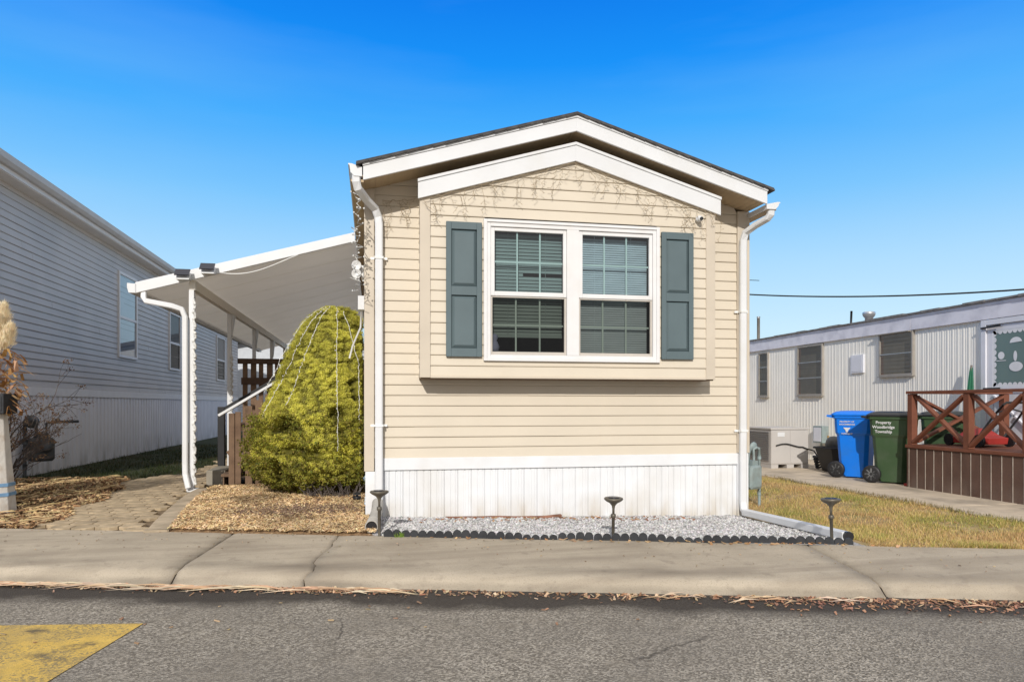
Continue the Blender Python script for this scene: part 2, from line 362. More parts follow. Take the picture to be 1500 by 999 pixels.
def ribs(mb, o, u, nrm, z0, z1, L, pitch, d, prof=((0,0),(.1,1),(.55,1),(.65,0))):
    o = V(o); u = V(u); nrm = V(nrm); pts = []
    t = 0
    while t < L:
        for a, b in prof:
            x = t + a*pitch
            if x <= L: pts.append((x, b*d))
        t += pitch
    pts.append((L, 0))
    vs = []
    for x, b in pts:
        p = o + u*x + nrm*b; vs += [p + V((0,0,z0)), p + V((0,0,z1))]
    mb.add(vs, [(2*i, 2*i+2, 2*i+3, 2*i+1) for i in range(len(pts)-1)])
    return mb

# ------------------------------------------------------------------ camera, sky, sun
CZ = 1.16
TH = math.atan(.197)
cam = bpy.data.cameras.new('camera'); co = bpy.data.objects.new('camera', cam); col.objects.link(co)
co.location = (0, 0, CZ); co.rotation_euler = (rad(90), 0, -TH)
cam.lens = 36*1040/1500; cam.sensor_width = 36; cam.shift_y = 92.5/1500; cam.clip_end = 2000; cam.clip_start = .05
scene.camera = co
AZ, EL = rad(16.5), rad(26)
d = V((math.sin(AZ)*math.cos(EL), math.cos(AZ)*math.cos(EL), -math.sin(EL)))
sl = bpy.data.lights.new('sun', 'SUN'); sl.energy = 3.35; sl.angle = rad(.55); sl.color = (1, .95, .88)
so = bpy.data.objects.new('sun', sl); col.objects.link(so); so.rotation_euler = d.to_track_quat('-Z', 'Y').to_euler()
so.location = (-5, -10, 12)
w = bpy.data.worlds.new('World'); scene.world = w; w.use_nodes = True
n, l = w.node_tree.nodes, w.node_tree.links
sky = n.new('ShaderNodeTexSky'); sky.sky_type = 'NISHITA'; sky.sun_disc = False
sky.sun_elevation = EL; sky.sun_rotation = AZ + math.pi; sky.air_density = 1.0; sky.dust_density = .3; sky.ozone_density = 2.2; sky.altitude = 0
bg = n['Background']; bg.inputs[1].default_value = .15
# clear winter sky: Nishita graded deep blue away from the sun, milky around it
tc = n.new('ShaderNodeTexCoord'); sx = n.new('ShaderNodeSeparateXYZ'); l.new(tc.outputs['Generated'], sx.inputs[0])
cr = n.new('ShaderNodeValToRGB'); el = cr.color_ramp.elements
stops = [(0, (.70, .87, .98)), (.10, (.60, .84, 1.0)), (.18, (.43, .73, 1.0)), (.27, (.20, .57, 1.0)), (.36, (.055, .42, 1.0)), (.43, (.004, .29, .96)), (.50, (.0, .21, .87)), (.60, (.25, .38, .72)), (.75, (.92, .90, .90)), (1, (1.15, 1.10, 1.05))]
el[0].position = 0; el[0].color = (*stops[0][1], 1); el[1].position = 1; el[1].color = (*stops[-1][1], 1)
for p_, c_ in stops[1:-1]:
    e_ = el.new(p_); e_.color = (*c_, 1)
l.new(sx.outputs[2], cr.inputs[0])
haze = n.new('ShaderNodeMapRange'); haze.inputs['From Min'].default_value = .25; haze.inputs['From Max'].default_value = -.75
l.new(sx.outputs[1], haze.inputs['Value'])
nz_ = n.new('ShaderNodeTexNoise'); nz_.inputs['Scale'].default_value = 1.5; nz_.inputs['Detail'].default_value = 7
mp_ = n.new('ShaderNodeMapping'); mp_.inputs['Scale'].default_value = (.8, .8, 5.5); l.new(tc.outputs['Generated'], mp_.inputs[0]); l.new(mp_.outputs[0], nz_.inputs['Vector'])
cl_ = n.new('ShaderNodeMapRange'); cl_.inputs['From Min'].default_value = .5; cl_.inputs['From Max'].default_value = .85; cl_.inputs['To Max'].default_value = .20; l.new(nz_.outputs['Fac'], cl_.inputs['Value'])
def mixc(f, a, b_, mode='MIX'):
    x = n.new('ShaderNodeMix'); x.data_type = 'RGBA'; x.blend_type = mode
    for s_, v in ((0, f), (6, a), (7, b_)):
        if hasattr(v, 'links'): l.new(v, x.inputs[s_])
        else: x.inputs[s_].default_value = v if s_ == 0 else (*v, 1)
    return x.outputs[2]
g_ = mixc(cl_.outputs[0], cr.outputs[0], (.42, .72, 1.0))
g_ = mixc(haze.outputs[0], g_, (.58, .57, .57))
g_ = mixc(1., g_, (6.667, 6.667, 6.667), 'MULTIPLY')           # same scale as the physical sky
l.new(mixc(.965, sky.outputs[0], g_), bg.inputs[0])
scene.view_settings.view_transform = 'Standard'; scene.view_settings.look = 'None'; scene.view_settings.exposure = 0

# ------------------------------------------------------------------ the setting
RZ = -.12                                             # road level
def back(x):  return 6.355 - .31*(x - .088)          # rear edge of the sidewalk
def kerb(x):
    xx = max(-9, min(10, x)); return 5.27 - .268*(xx + 1.0) - .31*(x - xx)   # foot of the kerb
# ground: one sheet, to the horizon, with a trough for the road and an opening where the beds lie lower
gm = MB()
S = 600
def gq(x0, x1, y0, y1): 
    nx = max(1, int(abs(x1-x0)/3)) if abs(x1-x0) < 60 else 1
    gm.add([(x0,y0,-.025),(x1,y0,-.025),(x1,y1,-.025),(x0,y1,-.025)], [(0,1,2,3)])
gq(-S, S, 12, S); gq(-S, -.3, 9.2, 12); gq(6, S, 9.2, 12)
def gs(x0, x1, ya, yb):                               # strips between the sidewalk and y = 9.2
    gm.add([(x0, ya(x0), -.025), (x1, ya(x1), -.025), (x1, yb, -.025), (x0, yb, -.025)], [(0,1,2,3)])
bk = lambda x: min(9.2, back(x) - .3)
for x0, x1 in ((-9, -.3), (6, 20)): gs(x0, x1, bk, 9.2)
gs(-S, -9, lambda x: 9.0, 9.2); gs(20, S, lambda x: -2., 9.2)
gm.add([(-.5, 3.6, -.125), (6.3, 3.6, -.125), (6.3, 9.3, -.125), (-.5, 9.3, -.125)], [(0,1,2,3)]); gm.add([(4, 9.1, -.125), (6.3, 9.1, -.125), (6.3, 12.1, -.125), (4, 12.1, -.125)], [(0,1,2,3)])
gm.build('ground', 'soil', None)['kind'] = 'structure'
rm = MB(); rm.add([(-S, -S, RZ), (S, -S, RZ), (S, 14, RZ), (-S, 14, RZ)], [(0,1,2,3)])
# near part only: a fine sheet so the road ends under the sidewalk
rm = MB(); rm.add([(-60, kerb(-60)+.25, RZ), (-60, -40, RZ), (60, -40, RZ), (60, kerb(60)+.25, RZ), (10, kerb(10)+.25, RZ), (-9, kerb(-9)+.25, RZ)], [(0,1,2,3,4,5)])
tag(rm.build('road', 'asphalt'), kind='structure')
ym = MB(); ym.add([(-4.2, 4.66, RZ+.004), (-4.2, 3.2, RZ+.004), (-1.56, 3.2, RZ+.004), (-1.462, 3.648, RZ+.004), (-1.309, 4.478, RZ+.004), (-2.136, 4.60, RZ+.004)], [(0,1,2,3,4,5)])
tag(ym.build('road_marking', 'yellow'), kind='structure')

# sidewalk and kerb: slabs between joints; profile across
prof_v = [0, .12, .3, .45, .6, .75, .86, .92, .96, 1.0]
def slabpt(x, dirx, t, off=0.):
    # a line across the walk that meets the rear edge at x; t 0 rear .. 1 kerb foot
    yb = back(x); xk = x - dirx*1.15
    yk = kerb(xk)
    px = x + (xk - x)*t; py = yb + (yk - yb)*t
    return px + off, py
def pz(t):
    if t < .80: return -.03*t/.8
    if t < .90: return -.03 - .018*(t-.80)/.1
    return -.048 - (.085)*((t-.90)/.1)
ts = [0, .1, .2, .3, .4, .5, .6, .7, .76, .80, .84, .87, .90, .93, .96, .985, 1.0]
joints = [(-24, .17, 0), (-17, .17, 0), (-10.6, .17, 0), (-4.55, .17, 0), (-1.23, .155, 0), (-.28, .17, .035), (3.53, .16, 0), (7.2, .16, 0), (10.5, .16, 0), (16, .2, 0), (24, .2, 0)]
swm = MB()
jl = []
for jx, dx, wob in joints:
    L = []
    for t in ts:
        px, py = slabpt(jx, dx, t)
        if wob: px += wob*(1.3*fin((t*7, jx, 1)) + fin((t*19, jx, 3)))
        else: px += .006*fin((t*9, jx, 2))
        L.append((px, py, t))
    jl.append(L)
for i in range(len(jl)-1):
    gl = .004 if joints[i][2] else .012; gr = .004 if joints[i+1][2] else .012
    nx = 24; vs = []; cs_ = []
    for k, t in enumerate(ts):
        a = jl[i][k]; b = jl[i+1][k]; zd = pz(t)
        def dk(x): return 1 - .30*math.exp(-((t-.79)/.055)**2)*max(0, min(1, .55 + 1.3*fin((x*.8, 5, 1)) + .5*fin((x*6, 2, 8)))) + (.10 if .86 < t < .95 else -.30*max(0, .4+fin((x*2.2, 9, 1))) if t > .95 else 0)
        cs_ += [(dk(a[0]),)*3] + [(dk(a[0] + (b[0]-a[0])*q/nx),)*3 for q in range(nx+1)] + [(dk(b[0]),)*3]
        vs.append((a[0]+gl, a[1]-.3*gl*.3, -.16))
        for q in range(nx+1):
            f = q/nx; x = a[0]+gl + (b[0]-gr-a[0]-gl)*f; y = a[1] + (b[1]-a[1])*f
            e = min(f*(b[0]-a[0]), (1-f)*(b[0]-a[0]))
            z = zd + (0 if abs(x) > 8 else .004*fin((x*1.3, y*1.3, 4)) + (.006*fin((x*7, 3, t*4)) if .8 < t < .99 else 0)) + (-.006 if q in (0, nx) else 0)
            vs.append((x, y, z))
        vs.append((b[0]-gr, b[1], -.16))
    W = nx+3
    fs = [(k*W+q, (k+1)*W+q, (k+1)*W+q+1, k*W+q+1) for k in range(len(ts)-1) for q in range(W-1)]
    swm.add(vs, fs, True); swm.c += cs_
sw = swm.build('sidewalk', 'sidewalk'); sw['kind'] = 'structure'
fm = MB()
for i in range(len(jl)-1):
    a = jl[i]; b = jl[i+1]
    for k in range(len(ts)-1):
        fm.add([(a[k][0], a[k][1], pz(ts[k])-.03), (a[k+1][0], a[k+1][1], pz(ts[k+1])-.03), (b[k+1][0], b[k+1][1], pz(ts[k+1])-.03), (b[k][0], b[k][1], pz(ts[k])-.03)], [(0,1,2,3)])
tag(fm.build('sidewalk_joint_filler', 'curbcrack'), kind='structure')

# concrete path before the right-hand home
pm = MB()
for y0, y1 in ((3.9, 6.9), (6.915, 9.9), (9.915, 12.9), (12.915, 20)):
    ya = max(y0, back(6.7) - .02) if y0 < 4.4 else y0
    pm.box(6.2, 7.6, ya, y1, -.08, .012)
tag(pm.build('concrete_path', 'walk', bev=.01), kind='structure')
sm_ = MB(); sm_.add([(7.6, 3.6, .004), (9.2, 3.6, .004), (9.2, 20, .004), (7.6, 20, .004)], [(0,1,2,3)])
tag(sm_.build('concrete_apron', 'walk'), kind='structure')

# lawn on the right
def lawn_z(x, y):
    return -.10*max(0, min(1, 1 - (x-4.2)/1.3))*max(0, min(1, (y-5.4)/1.6)) + .012*fin((x*1.4, y*1.4, 0)) - .008
lm = MB(); NX, NY = 26, 70
vs = []
for j in range(NY+1):
    for i in range(NX+1):
        x = 3.88 + (6.21-3.88)*i/NX; ya = back(x) - .015; y = ya + (20-ya)*(j/NY)**1.6
        vs.append((x, y, lawn_z(x, y)))
lm.add(vs, [(j*(NX+1)+i, j*(NX+1)+i+1, (j+1)*(NX+1)+i+1, (j+1)*(NX+1)+i) for j in range(NY) for i in range(NX)], True)
tag(lm.build('lawn', 'lawn'), kind='structure')
lm = MB()
for x0, x1 in ((7.58, 20),):
    lm.add([(x0, back(x0)-.02, -.01), (x1, back(x1)-.02, -.01), (x1, 3.62, -.01), (x0, 3.62, -.01)], [(0,1,2,3)])
tag(lm.build('verge', 'lawn'), kind='structure')
def chips(mb, n, pick, zf, pal, L=(.02, .06), w=(.006, .016), var=.3, tilt=.5, patch=False):
    for _ in range(n):
        x, y = pick(); z = zf(x, y)
        a = R.uniform(0, 6.283); l_ = R.uniform(*L)/2; ww = R.uniform(*w)/2; ti = R.uniform(-tilt, tilt); ro = R.uniform(-tilt, tilt)
        M = Matrix.Rotation(a, 3, 'Z') @ Matrix.Rotation(ti, 3, 'Y') @ Matrix.Rotation(ro, 3, 'X')
        c = V((x, y, z + R.uniform(.002, .012)))
        pk_ = .5 + .9*(.5 + fin((x*1.9, y*1.9, 11)) + .4*fin((x*6, y*6, 3))) if patch else 1
        if patch and pk_ < .62 and R.random() < .55: continue
        pk_ = max(.45, min(1.12, pk_))
        mb.cc = jit(tuple(v*pk_ for v in R.choice(pal)), var)
        t = .003
        P = [c + M @ V((u*l_, v*ww*(1 if u < 0 else R.uniform(.3, 1)), 0)) for u, v in ((-1,-1),(1,-1),(1,1),(-1,1))]
        mb.add(P + [p - V((0,0,t*1.5)) for p in P], [(0,1,2,3), (0,4,5,1), (1,5,6,2), (2,6,7,3), (3,7,4,0)])
def blades(mb, n, pick, zf, pal, h=(.018, .05), w=.0035):
    for _ in range(n):
        x, y = pick(); z = zf(x, y) - .003
        a = R.uniform(0, 6.283); hh = R.uniform(*h)*(1 + .5*fin((x*2, y*2, 5))); l_ = R.uniform(.2, 1.2)*hh
        dx, dy = math.cos(a), math.sin(a); k = .42 + .75*fin((x*1.3, y*.9, 9)) + .25*fin((x*4, y*3, 2)) + R.uniform(-.3, .3)
        if fin((x*2.1, y*1.5, 21)) < -.28 and R.random() < .7: continue
        mb.cc = jit(pal[max(0, min(len(pal)-1, int(k*len(pal))))], .3)
        mb.add([(x-dy*w, y+dx*w, z), (x+dy*w, y-dx*w, z), (x+dx*l_, y+dy*l_, z+hh)], [(0,1,2)])
gr = MB()
def plk():
    while True:
        x = R.uniform(4.0, 6.2); y = back(x) + 8*R.random()**1.7
        if x < 4.22 and y > 5.3 + 1: continue
        if x < 4.1 and y > back(x) + .05: continue
        return x, y
chips(gr, 700, plk, lawn_z, [(.55, .36, .18), (.40, .24, .12), (.66, .50, .30)], (.015, .06), (.006, .02), tilt=.6)
blades(gr, 56000, plk, lawn_z, [(.60, .40, .19), (.68, .50, .23), (.62, .48, .18), (.47, .42, .12), (.33, .34, .085)])
# a shaggy fringe along the path's left edge
blades(gr, 2500, lambda: (R.gauss(6.2, .03), 4.5 + 9*R.random()**1.4), lambda x, y: 0, [(.27, .2, .08), (.17, .16, .05)], (.03, .06))
tag(gr.build('grass', 'grassblade'), 'short patchy yellow green grass of the side lawn', 'grass', kind='stuff')

# left yard: grass strip with painted-in shade along the grey home, pavers, litter
lm = MB(); lm.add([(-5.45, 9.0, -.006), (-4.2, 9.0, -.006), (-3.9, 11.2, -.006), (-2.95, 12.9, -.006), (-2.95, 32, -.006), (-5.45, 32, -.006)], [(0,1,2,3,4,5)])  # dark sheet, widened over the paving to stand for the house shade
tag(lm.build('grass_painted_shade', 'shadegrass'), kind='structure')
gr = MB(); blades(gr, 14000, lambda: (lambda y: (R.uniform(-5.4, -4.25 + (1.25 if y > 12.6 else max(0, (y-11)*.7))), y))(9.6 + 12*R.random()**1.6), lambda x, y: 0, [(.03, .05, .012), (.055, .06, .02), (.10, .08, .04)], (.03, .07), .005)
tag(gr.build('grass', 'grassblade'), 'grass strip coloured dark green for the shade of the grey home', 'grass', kind='stuff')
# herringbone pavers as one bed: bricks .2 x .1, cut to the area
def strip_x(y):                                       # right edge of the paving = left edge of the concrete edging
    return -2.02 - .30*min(1, max(0, (y-7.1)/2.6))**.8
pv = MB()
PXP, PYP = .205, .25
row = 0; yy = 6.6
while yy < 20:
    xx = -4.6 + (PXP/2 if row % 2 else 0)
    while xx < -1.9:
        cx, cy = xx, yy + .28*(xx + 3)*-.31*0
        xx += PXP
        if not (cy - PYP/2 > back(cx) - .1 and cx + PXP/2 < strip_x(cy) + .03): continue
        if cx < -3.35 - .25*fin((cy*1.2, 3, 1)) - .6*max(0, min(1, (cy-9)/3)) + .9*max(0, min(1, (cy-11.2)/1.5)): continue
        g = .004; hx, hy = PXP/2-g, PYP/2-g; cc_ = .046; zz = R.uniform(-.003, .003)
        o8_ = [(-hx, -hy+cc_), (-hx+cc_*1.25, -hy), (hx-cc_*1.25, -hy), (hx, -hy+cc_), (hx, hy-cc_), (hx-cc_*1.25, hy), (-hx+cc_*1.25, hy), (-hx, hy-cc_)]
        tw = R.gauss(0, .012)
        P8 = lambda k, z: [(cx + u*k - v*k*tw, max(cy + v*k + u*k*tw, back(cx + u*k) - .01), z) for u, v in o8_]
        pv.loft([P8(1, -.022), P8(1, .007+zz*.5), P8(.965, .010+zz*.5)])
    yy += PYP; row += 1
tag(pv.build('paved_drive', 'paver'), kind='structure')
# concrete edging between paving and mulch bed
def mulch_x(y): return strip_x(y) + .19 - .03*min(1, max(0, (y-8.5)/2))
em = MB(); vs = []; ys = [6.9 + i*.16 for i in range(22)]
for i, y in enumerate(ys):
    a = strip_x(y); b = mulch_x(y); z = .02
    ya, yb = max(y, back(a) - .012), max(y, back(b) - .012)
    vs += [(a-.012, ya, -.03), (a, ya, z), (b, yb, z+.004), (b+.015, yb, -.03)]
a_, b_ = strip_x(6.9), mulch_x(6.9); em.box(a_-.01, b_+.012, min(back(a_), back(b_)) - .004, max(back(a_), back(b_)) + .02, -.06, .0195)
em.add(vs, [(i*4+k, i*4+k+1, (i+1)*4+k+1, (i+1)*4+k) for i in range(len(ys)-1) for k in range(3)])
tag(em.build('concrete_edging_strip', 'kerbstrip'), kind='structure')
# mulch bed with loose chips
def mul_z(x, y):
    return .03 + .05*math.exp(-((x+.8)**2 + (y-8.8)**2)/1.2) + .012*fin((x*3, y*3, 2))
def in_mulch(x, y): return mulch_x(y) + .005 < x < (-.09 if y > 7.36 else .03) and back(x) + .015 < y < 10.55
mb = MB(); N1, N2 = 40, 60; vs = []
for j in range(N2+1):
    for i in range(N1+1):
        f = i/N1; y0 = 6.3 + (10.55-6.3)*j/N2
        xl = mulch_x(y0); xr = -.09 if y0 > 7.38 else .04
        x = xl + (xr-xl)*f; y = max(y0, back(x) - .012)
        e = min(1, min(f, 1-f)*9, max(0, (y-back(x))*5))
        vs.append((x, y, -.004 + (mul_z(x, y)+.004)*e))
mb.add(vs, [(j*(N1+1)+i, j*(N1+1)+i+1, (j+1)*(N1+1)+i+1, (j+1)*(N1+1)+i) for j in range(N2) for i in range(N1)], True)
tag(mb.build('mulch_bed', 'mulchbase'), kind='structure')
def pkm():
    while True:
        y = 6.3 + 4.15*R.random()**1.5; x = R.uniform(-2.3, .03)
        if in_mulch(x, y): return x, y
mc = MB()
for _ in range(4200):                                  # straw and needles on top of the chips
    x, y = pkm(); z = mul_z(x, y) + .012; a = R.uniform(0, 6.28); L = R.uniform(.03, .11); ww = R.uniform(.0015, .004); mc.cc = jit(R.choice([(.78, .62, .38), (.62, .44, .24), (.40, .26, .13)]), .25); dx, dy = math.cos(a)*L/2, math.sin(a)*L/2
    mc.add([(x-dx-dy/L*ww, y-dy+dx/L*ww, z), (x-dx+dy/L*ww, y-dy-dx/L*ww, z), (x+dx, y+dy, z+R.uniform(-.01, .03))], [(0,1,2)])
chips(mc, 1300, lambda: (lambda q: q if in_mulch(*q) else (-.6, 8.3))((R.gauss(-.75, .38), R.gauss(7.75, .17))), lambda x, y: mul_z(x, y) + .006, [(.20, .13, .09), (.15, .095, .07), (.28, .19, .13)], (.01, .04), (.006, .014), tilt=.6)
chips(mc, 1200, pkm, mul_z, [(.62, .46, .27), (.34, .21, .11)], (.006, .02), (.004, .01), tilt=.9)
chips(mc, 15000, pkm, mul_z, [(.70, .51, .28), (.62, .43, .21), (.80, .62, .37), (.48, .31, .15), (.24, .14, .07), (.72, .54, .33)], (.015, .058), (.005, .013), tilt=.5, patch=True)
tag(mc.build('wood_chips', 'attr'), 'tan wood chip mulch spread under the clipped evergreen', 'mulch', kind='stuff')
# leaf litter under the dry grass clump on the left
def lit_z(x, y): return .0 + .055*max(0, fin((x*1.1, y*1.1, 7))+.35)*max(0, min(1, (y-back(x))*1.5))
def in_lit(x, y): return back(x) + .03 < y < 12.2 and -5.4 < x < -3.12 - .25*fin((y*1.2, 3, 1)) - .55*max(0, min(1, (y-9)/3))
mb = MB(); vs = []
for j in range(51):
    for i in range(31):
        x = -6.4 + 3.1*i/30; ya = back(x) + .01; y = ya + (12.2-ya)*j/50
        xx = x + (-.12 - .25*fin((y*1.2, 3, 1)) - .55*max(0, min(1, (y-9)/3)))*(i/30)
        vs.append((xx, y, lit_z(xx, y)*(1 if i < 30 else 0) - .004))
mb.add(vs, [(j*31+i, j*31+i+1, (j+1)*31+i+1, (j+1)*31+i) for j in range(50) for i in range(30)], True)
tag(mb.build('planting_bed', 'soil'), kind='structure')
def pkl():
    while True:
        x = R.uniform(-5.4, -2.9); y = 7.2 + 4.8*R.random()**1.2
        if in_lit(x, y): return x, y
mc = MB(); chips(mc, 6500, pkl, lit_z, [(.50, .33, .17), (.38, .22, .11), (.24, .13, .065), (.62, .46, .26), (.14, .08, .045)], (.03, .09), (.012, .035), tilt=.8)
for _ in range(320):                                   # long dry blades that have fallen
    x, y = pkl(); z = lit_z(x, y) + .02; a = R.gauss(.3, .7); L = R.uniform(.15, .55)
    mc.cc = jit((.50, .36, .18), .3); dx, dy = math.cos(a)*L/2, math.sin(a)*L/2; ww = .006
    mc.add([(x-dx, y-dy, z), (x-dx*.2-dy/L*ww*2, y-dy*.2+dx/L*ww*2, z+.02), (x+dx, y+dy, z-.005), (x+dx*.2+dy/L*ww*2, y+dy*.2-dx/L*ww*2, z+.015)], [(0,1,2,3)])
tag(mc.build('leaf_litter', 'attr'), 'brown leaf litter and straw beside the grey home', 'leaf litter', kind='stuff')
# white gravel bed in front of the home
def grv_z(x, y): return -.10*max(0, min(1, x/4.05))*max(0, min(1, (y-5.45)/1.7)) + .006*fin((x*2, y*2, 1)) - .002
def grv_r(y): return 3.93 + (y-5.25)*.066
mb = MB(); vs = []
for j in range(31):
    for i in range(41):
        xl = -.02; 
        f = i/40; y_ = j/30
        ya = back(4*f) - .012; y = ya + (7.47-ya)*y_; x = xl + (min(4.1, grv_r(y) + .05) - xl)*f; y = max(y, back(x) - .012)
        vs.append((x, y, grv_z(x, y)))
mb.add(vs, [(j*41+i, j*41+i+1, (j+1)*41+i+1, (j+1)*41+i) for j in range(30) for i in range(40)], True)
tag(mb.build('gravel_bed', 'gravelbase'), kind='structure')
gv = MB()
oc = [(1,0,0),(-1,0,0),(0,1,0),(0,-1,0),(0,0,1),(0,0,-1)]
of = [(0,2,4),(2,1,4),(1,3,4),(3,0,4),(2,0,5),(1,2,5),(3,1,5),(0,3,5)]
for _ in range(17000):
    while True:
        x = R.uniform(0, 4.08); ya = 6.40 - .295*(x-.088); y = ya + (7.42-ya)*R.random()**1.15
        if x < grv_r(y): break
    r = R.uniform(.006, .014); g = R.choice((.60, .52, .66, .40, .30)); gv.cc = jit((g, g*.98, g*.97), .2)
    M = Matrix.Rotation(R.uniform(0, 6.28), 3, 'Z') @ Matrix.Rotation(R.uniform(0, 3), 3, 'X')
    c = V((x, y, grv_z(x, y) + r*.35))
    gv.add([c + M @ V((p[0]*r*1.3, p[1]*r, p[2]*r*.75)) for p in oc], of)
tag(gv.build('gravel', 'attr'), 'white gravel in the bed below the home', 'gravel', kind='stuff')
mc = MB()
def pkg():
    x = R.uniform(.3, 3.4); return x, 7.3 - R.random()**2*.25
chips(mc, 150, pkg, grv_z, [(.30, .13, .06), (.4, .25, .13)], (.03, .07), (.02, .04))
# leaves and straw gathered along the kerb
def pkk():
    while True:
        x = R.uniform(-3.3, 4.8)
        if R.random() < .12 + 1.5*max(0, fin((x*1.1, 4, 6)) + .05): break
    x = x; y = kerb(x) - .03 - abs(R.gauss(0, .055)); return x, y
chips(mc, 700, pkk, lambda x, y: RZ+.004, [(.46, .27, .16), (.55, .38, .23), (.34, .17, .10), (.58, .45, .30), (.22, .13, .08)], (.012, .045), (.008, .022), tilt=.6)
chips(mc, 900, lambda: (lambda x: (x, kerb(x) - .04 - abs(R.gauss(0, .13))))(2.2 + 2.9*R.random()**.7), lambda x, y: RZ+.004, [(.36, .19, .12), (.46, .26, .16), (.22, .11, .07), (.14, .09, .07)], (.008, .035), (.006, .018), tilt=.5)
chips(mc, 500, lambda: (lambda x: (x, kerb(x) - .04 - abs(R.gauss(0, .08))))(R.uniform(-3.2, 4)), lambda x, y: RZ+.004, [(.16, .10, .07), (.30, .19, .12)], (.006, .025), (.005, .014), tilt=.5)
chips(mc, 70, lambda: (R.uniform(-3.5, 5), kerb(R.uniform(0, 1)) - .1 - abs(R.gauss(0, .35))), lambda x, y: RZ+.003, [(.36, .22, .14), (.46, .34, .20)], (.012, .035), (.008, .02), tilt=.3)
chips(mc, 130, lambda: (lambda x: (x, 5.24 + .31*(3.9-x) - .03 - R.random()**2*.1))(R.uniform(.2, 4.2)), lambda x, y: .0, [(.45, .24, .11), (.5, .33, .18)], (.02, .05), (.012, .03), tilt=.4)
def straw(x, y, a, L, w_=.008):
    dx, dy = math.cos(a)*L/2, math.sin(a)*L/2; px, py = -dy/L*w_*2, dx/L*w_*2; z = RZ + .012
    mc.cc = jit(R.choice([(.58, .42, .27), (.52, .33, .20), (.60, .47, .33)]), .2)
    mc.add([(x-dx, y-dy, z), (x+px, y+py, z+.018), (x+dx, y+dy, z), (x-px, y-py, z+.012)], [(0,1,2,3)])
for _ in range(95):
    x = R.uniform(-2.9, .2); straw(x, kerb(x) - .05 - abs(R.gauss(0, .05)), -.27 + R.gauss(0, .16), R.uniform(.12, .6), R.uniform(.004, .011))
for _ in range(30):
    x = R.uniform(1.6, 4.6); straw(x, kerb(x) - .05 - abs(R.gauss(0, .09)), -.27 + R.gauss(0, .5), R.uniform(.06, .3), R.uniform(.003, .008))
chips(mc, 260, lambda: (lambda x, t: (x, back(x) - t))(R.uniform(-3.4, 4.6), R.random()**2*.9), lambda x, y: pz(min(.95, (back(x)-y)/1.15)) + .004, [(.30, .24, .17), (.20, .15, .10), (.45, .33, .2)], (.004, .018), (.003, .009), tilt=.2)
tag(mc.build('dry_leaves', 'attr'), 'dry leaves and straw lying along the kerb and beds', 'dry leaves', kind='stuff')

# ------------------------------------------------------------------ the beige home
WX0, WX1, WY, BY = -.08, 4.20, 7.41, 7.10
APX, SLP = 2.04, .295
HL = 25.5                                             # rear end of the home
H = thing('mobile_home', (2.06, WY, 0), 'beige lap sided home with blue shutters and a boxed front window under a white gable', 'mobile home')
def rake(x, z0=3.305): return z0 + SLP*((x + .09) if x < APX else (2*APX + .09 - x))   # line parallel to the roof
ws = MB()
top = lambda z: max(WX0, WX0 + (z - 3.40)/SLP)        # gable of the wall
def segs_front(z, m):
    a = max(.02, .02 + (z - 3.42)/SLP); b = min(4.05, 4.05 - (z - 3.40)/SLP)
    if 1.56 < m < 3.1: return [(a, .95), (3.15, b)]
    return [(a, a), (a, b)] if False else [(a, (a+b)/2), ((a+b)/2, b)]
laps(ws, (0, WY, 0), (1,0,0), (0,-1,0), .606, 3.95, .108, segs_front)
laps(ws, (WX0+.014, 0, 0), (0,1,0), (-1,0,0), .606, 3.46, .1045, lambda z, m: [(WY+.02, HL)])
laps(ws, (WX1-.014, 0, 0), (0,1,0), (1,0,0), .606, 3.46, .1045, lambda z, m: [(WY+.02, HL)])
ws.prism([(WX0+.02, .6), (WX1-.02, .6), (WX1-.02, 3.40), (APX, 3.98), (WX0+.02, 3.40)], 1, HL, HL+.03)
ws.build('siding_wall', 'siding', H)
im = MB()                                             # dark room behind the window
im.add([(.1,7.47,.9),(4.0,7.47,.9),(4.0,11,.9),(.1,11,.9),(.1,7.47,3.3),(4.0,7.47,3.3),(4.0,11,3.3),(.1,11,3.3)], [(0,1,2,3),(4,7,6,5),(3,2,6,7),(0,3,7,4),(1,5,6,2)])
im.build('interior_wall', 'dark', H)
for q in ((WX0, .022, WY-.035, WY+.10, .475, 3.36), (4.052, WX1, WY-.035, WY+.10, .61, 3.34)):
    ct = MB(); ct.box(*q); ct.build('corner_trim', 'trim', H, .006)
for q in ((WX0+.012, .03, WY-.03, WY+.2, -.06, .474), (4.055, WX1-.012, WY-.03, WY+.2, -.14, .607)):
    ct = MB(); ct.box(*q); ct.build('skirting_corner', 'skirt', H, .005)
sk = MB(); sk.box(.03, 4.055, WY-.026, WY, .482, .607)
sk.build('skirting_band', 'skirt', H, .004)
sk = MB(); sk.box(-.07, -.03, WY+.2, HL, .482, .605); sk.box(4.15, 4.19, WY+.2, HL, .482, .605)
ribs(sk, (.03, WY+.01, 0), (1,0,0), (0,-1,0), -.14, .481, 4.03, .142, .012, ((0,0),(.03,.9),(.44,1),(.47,.25),(.53,.25),(.56,1),(.80,1),(.83,.5),(.88,.5),(.91,1),(.97,.9)))
ribs(sk, (-.055, HL, 0), (0,-1,0), (-1,0,0), -.1, .481, HL-WY-.2, .142, .012)
ribs(sk, (4.175, WY+.2, 0), (0,1,0), (1,0,0), -.15, .481, HL-WY-.2, .142, .012)
sk.build('skirting_panel', 'skirt', H)
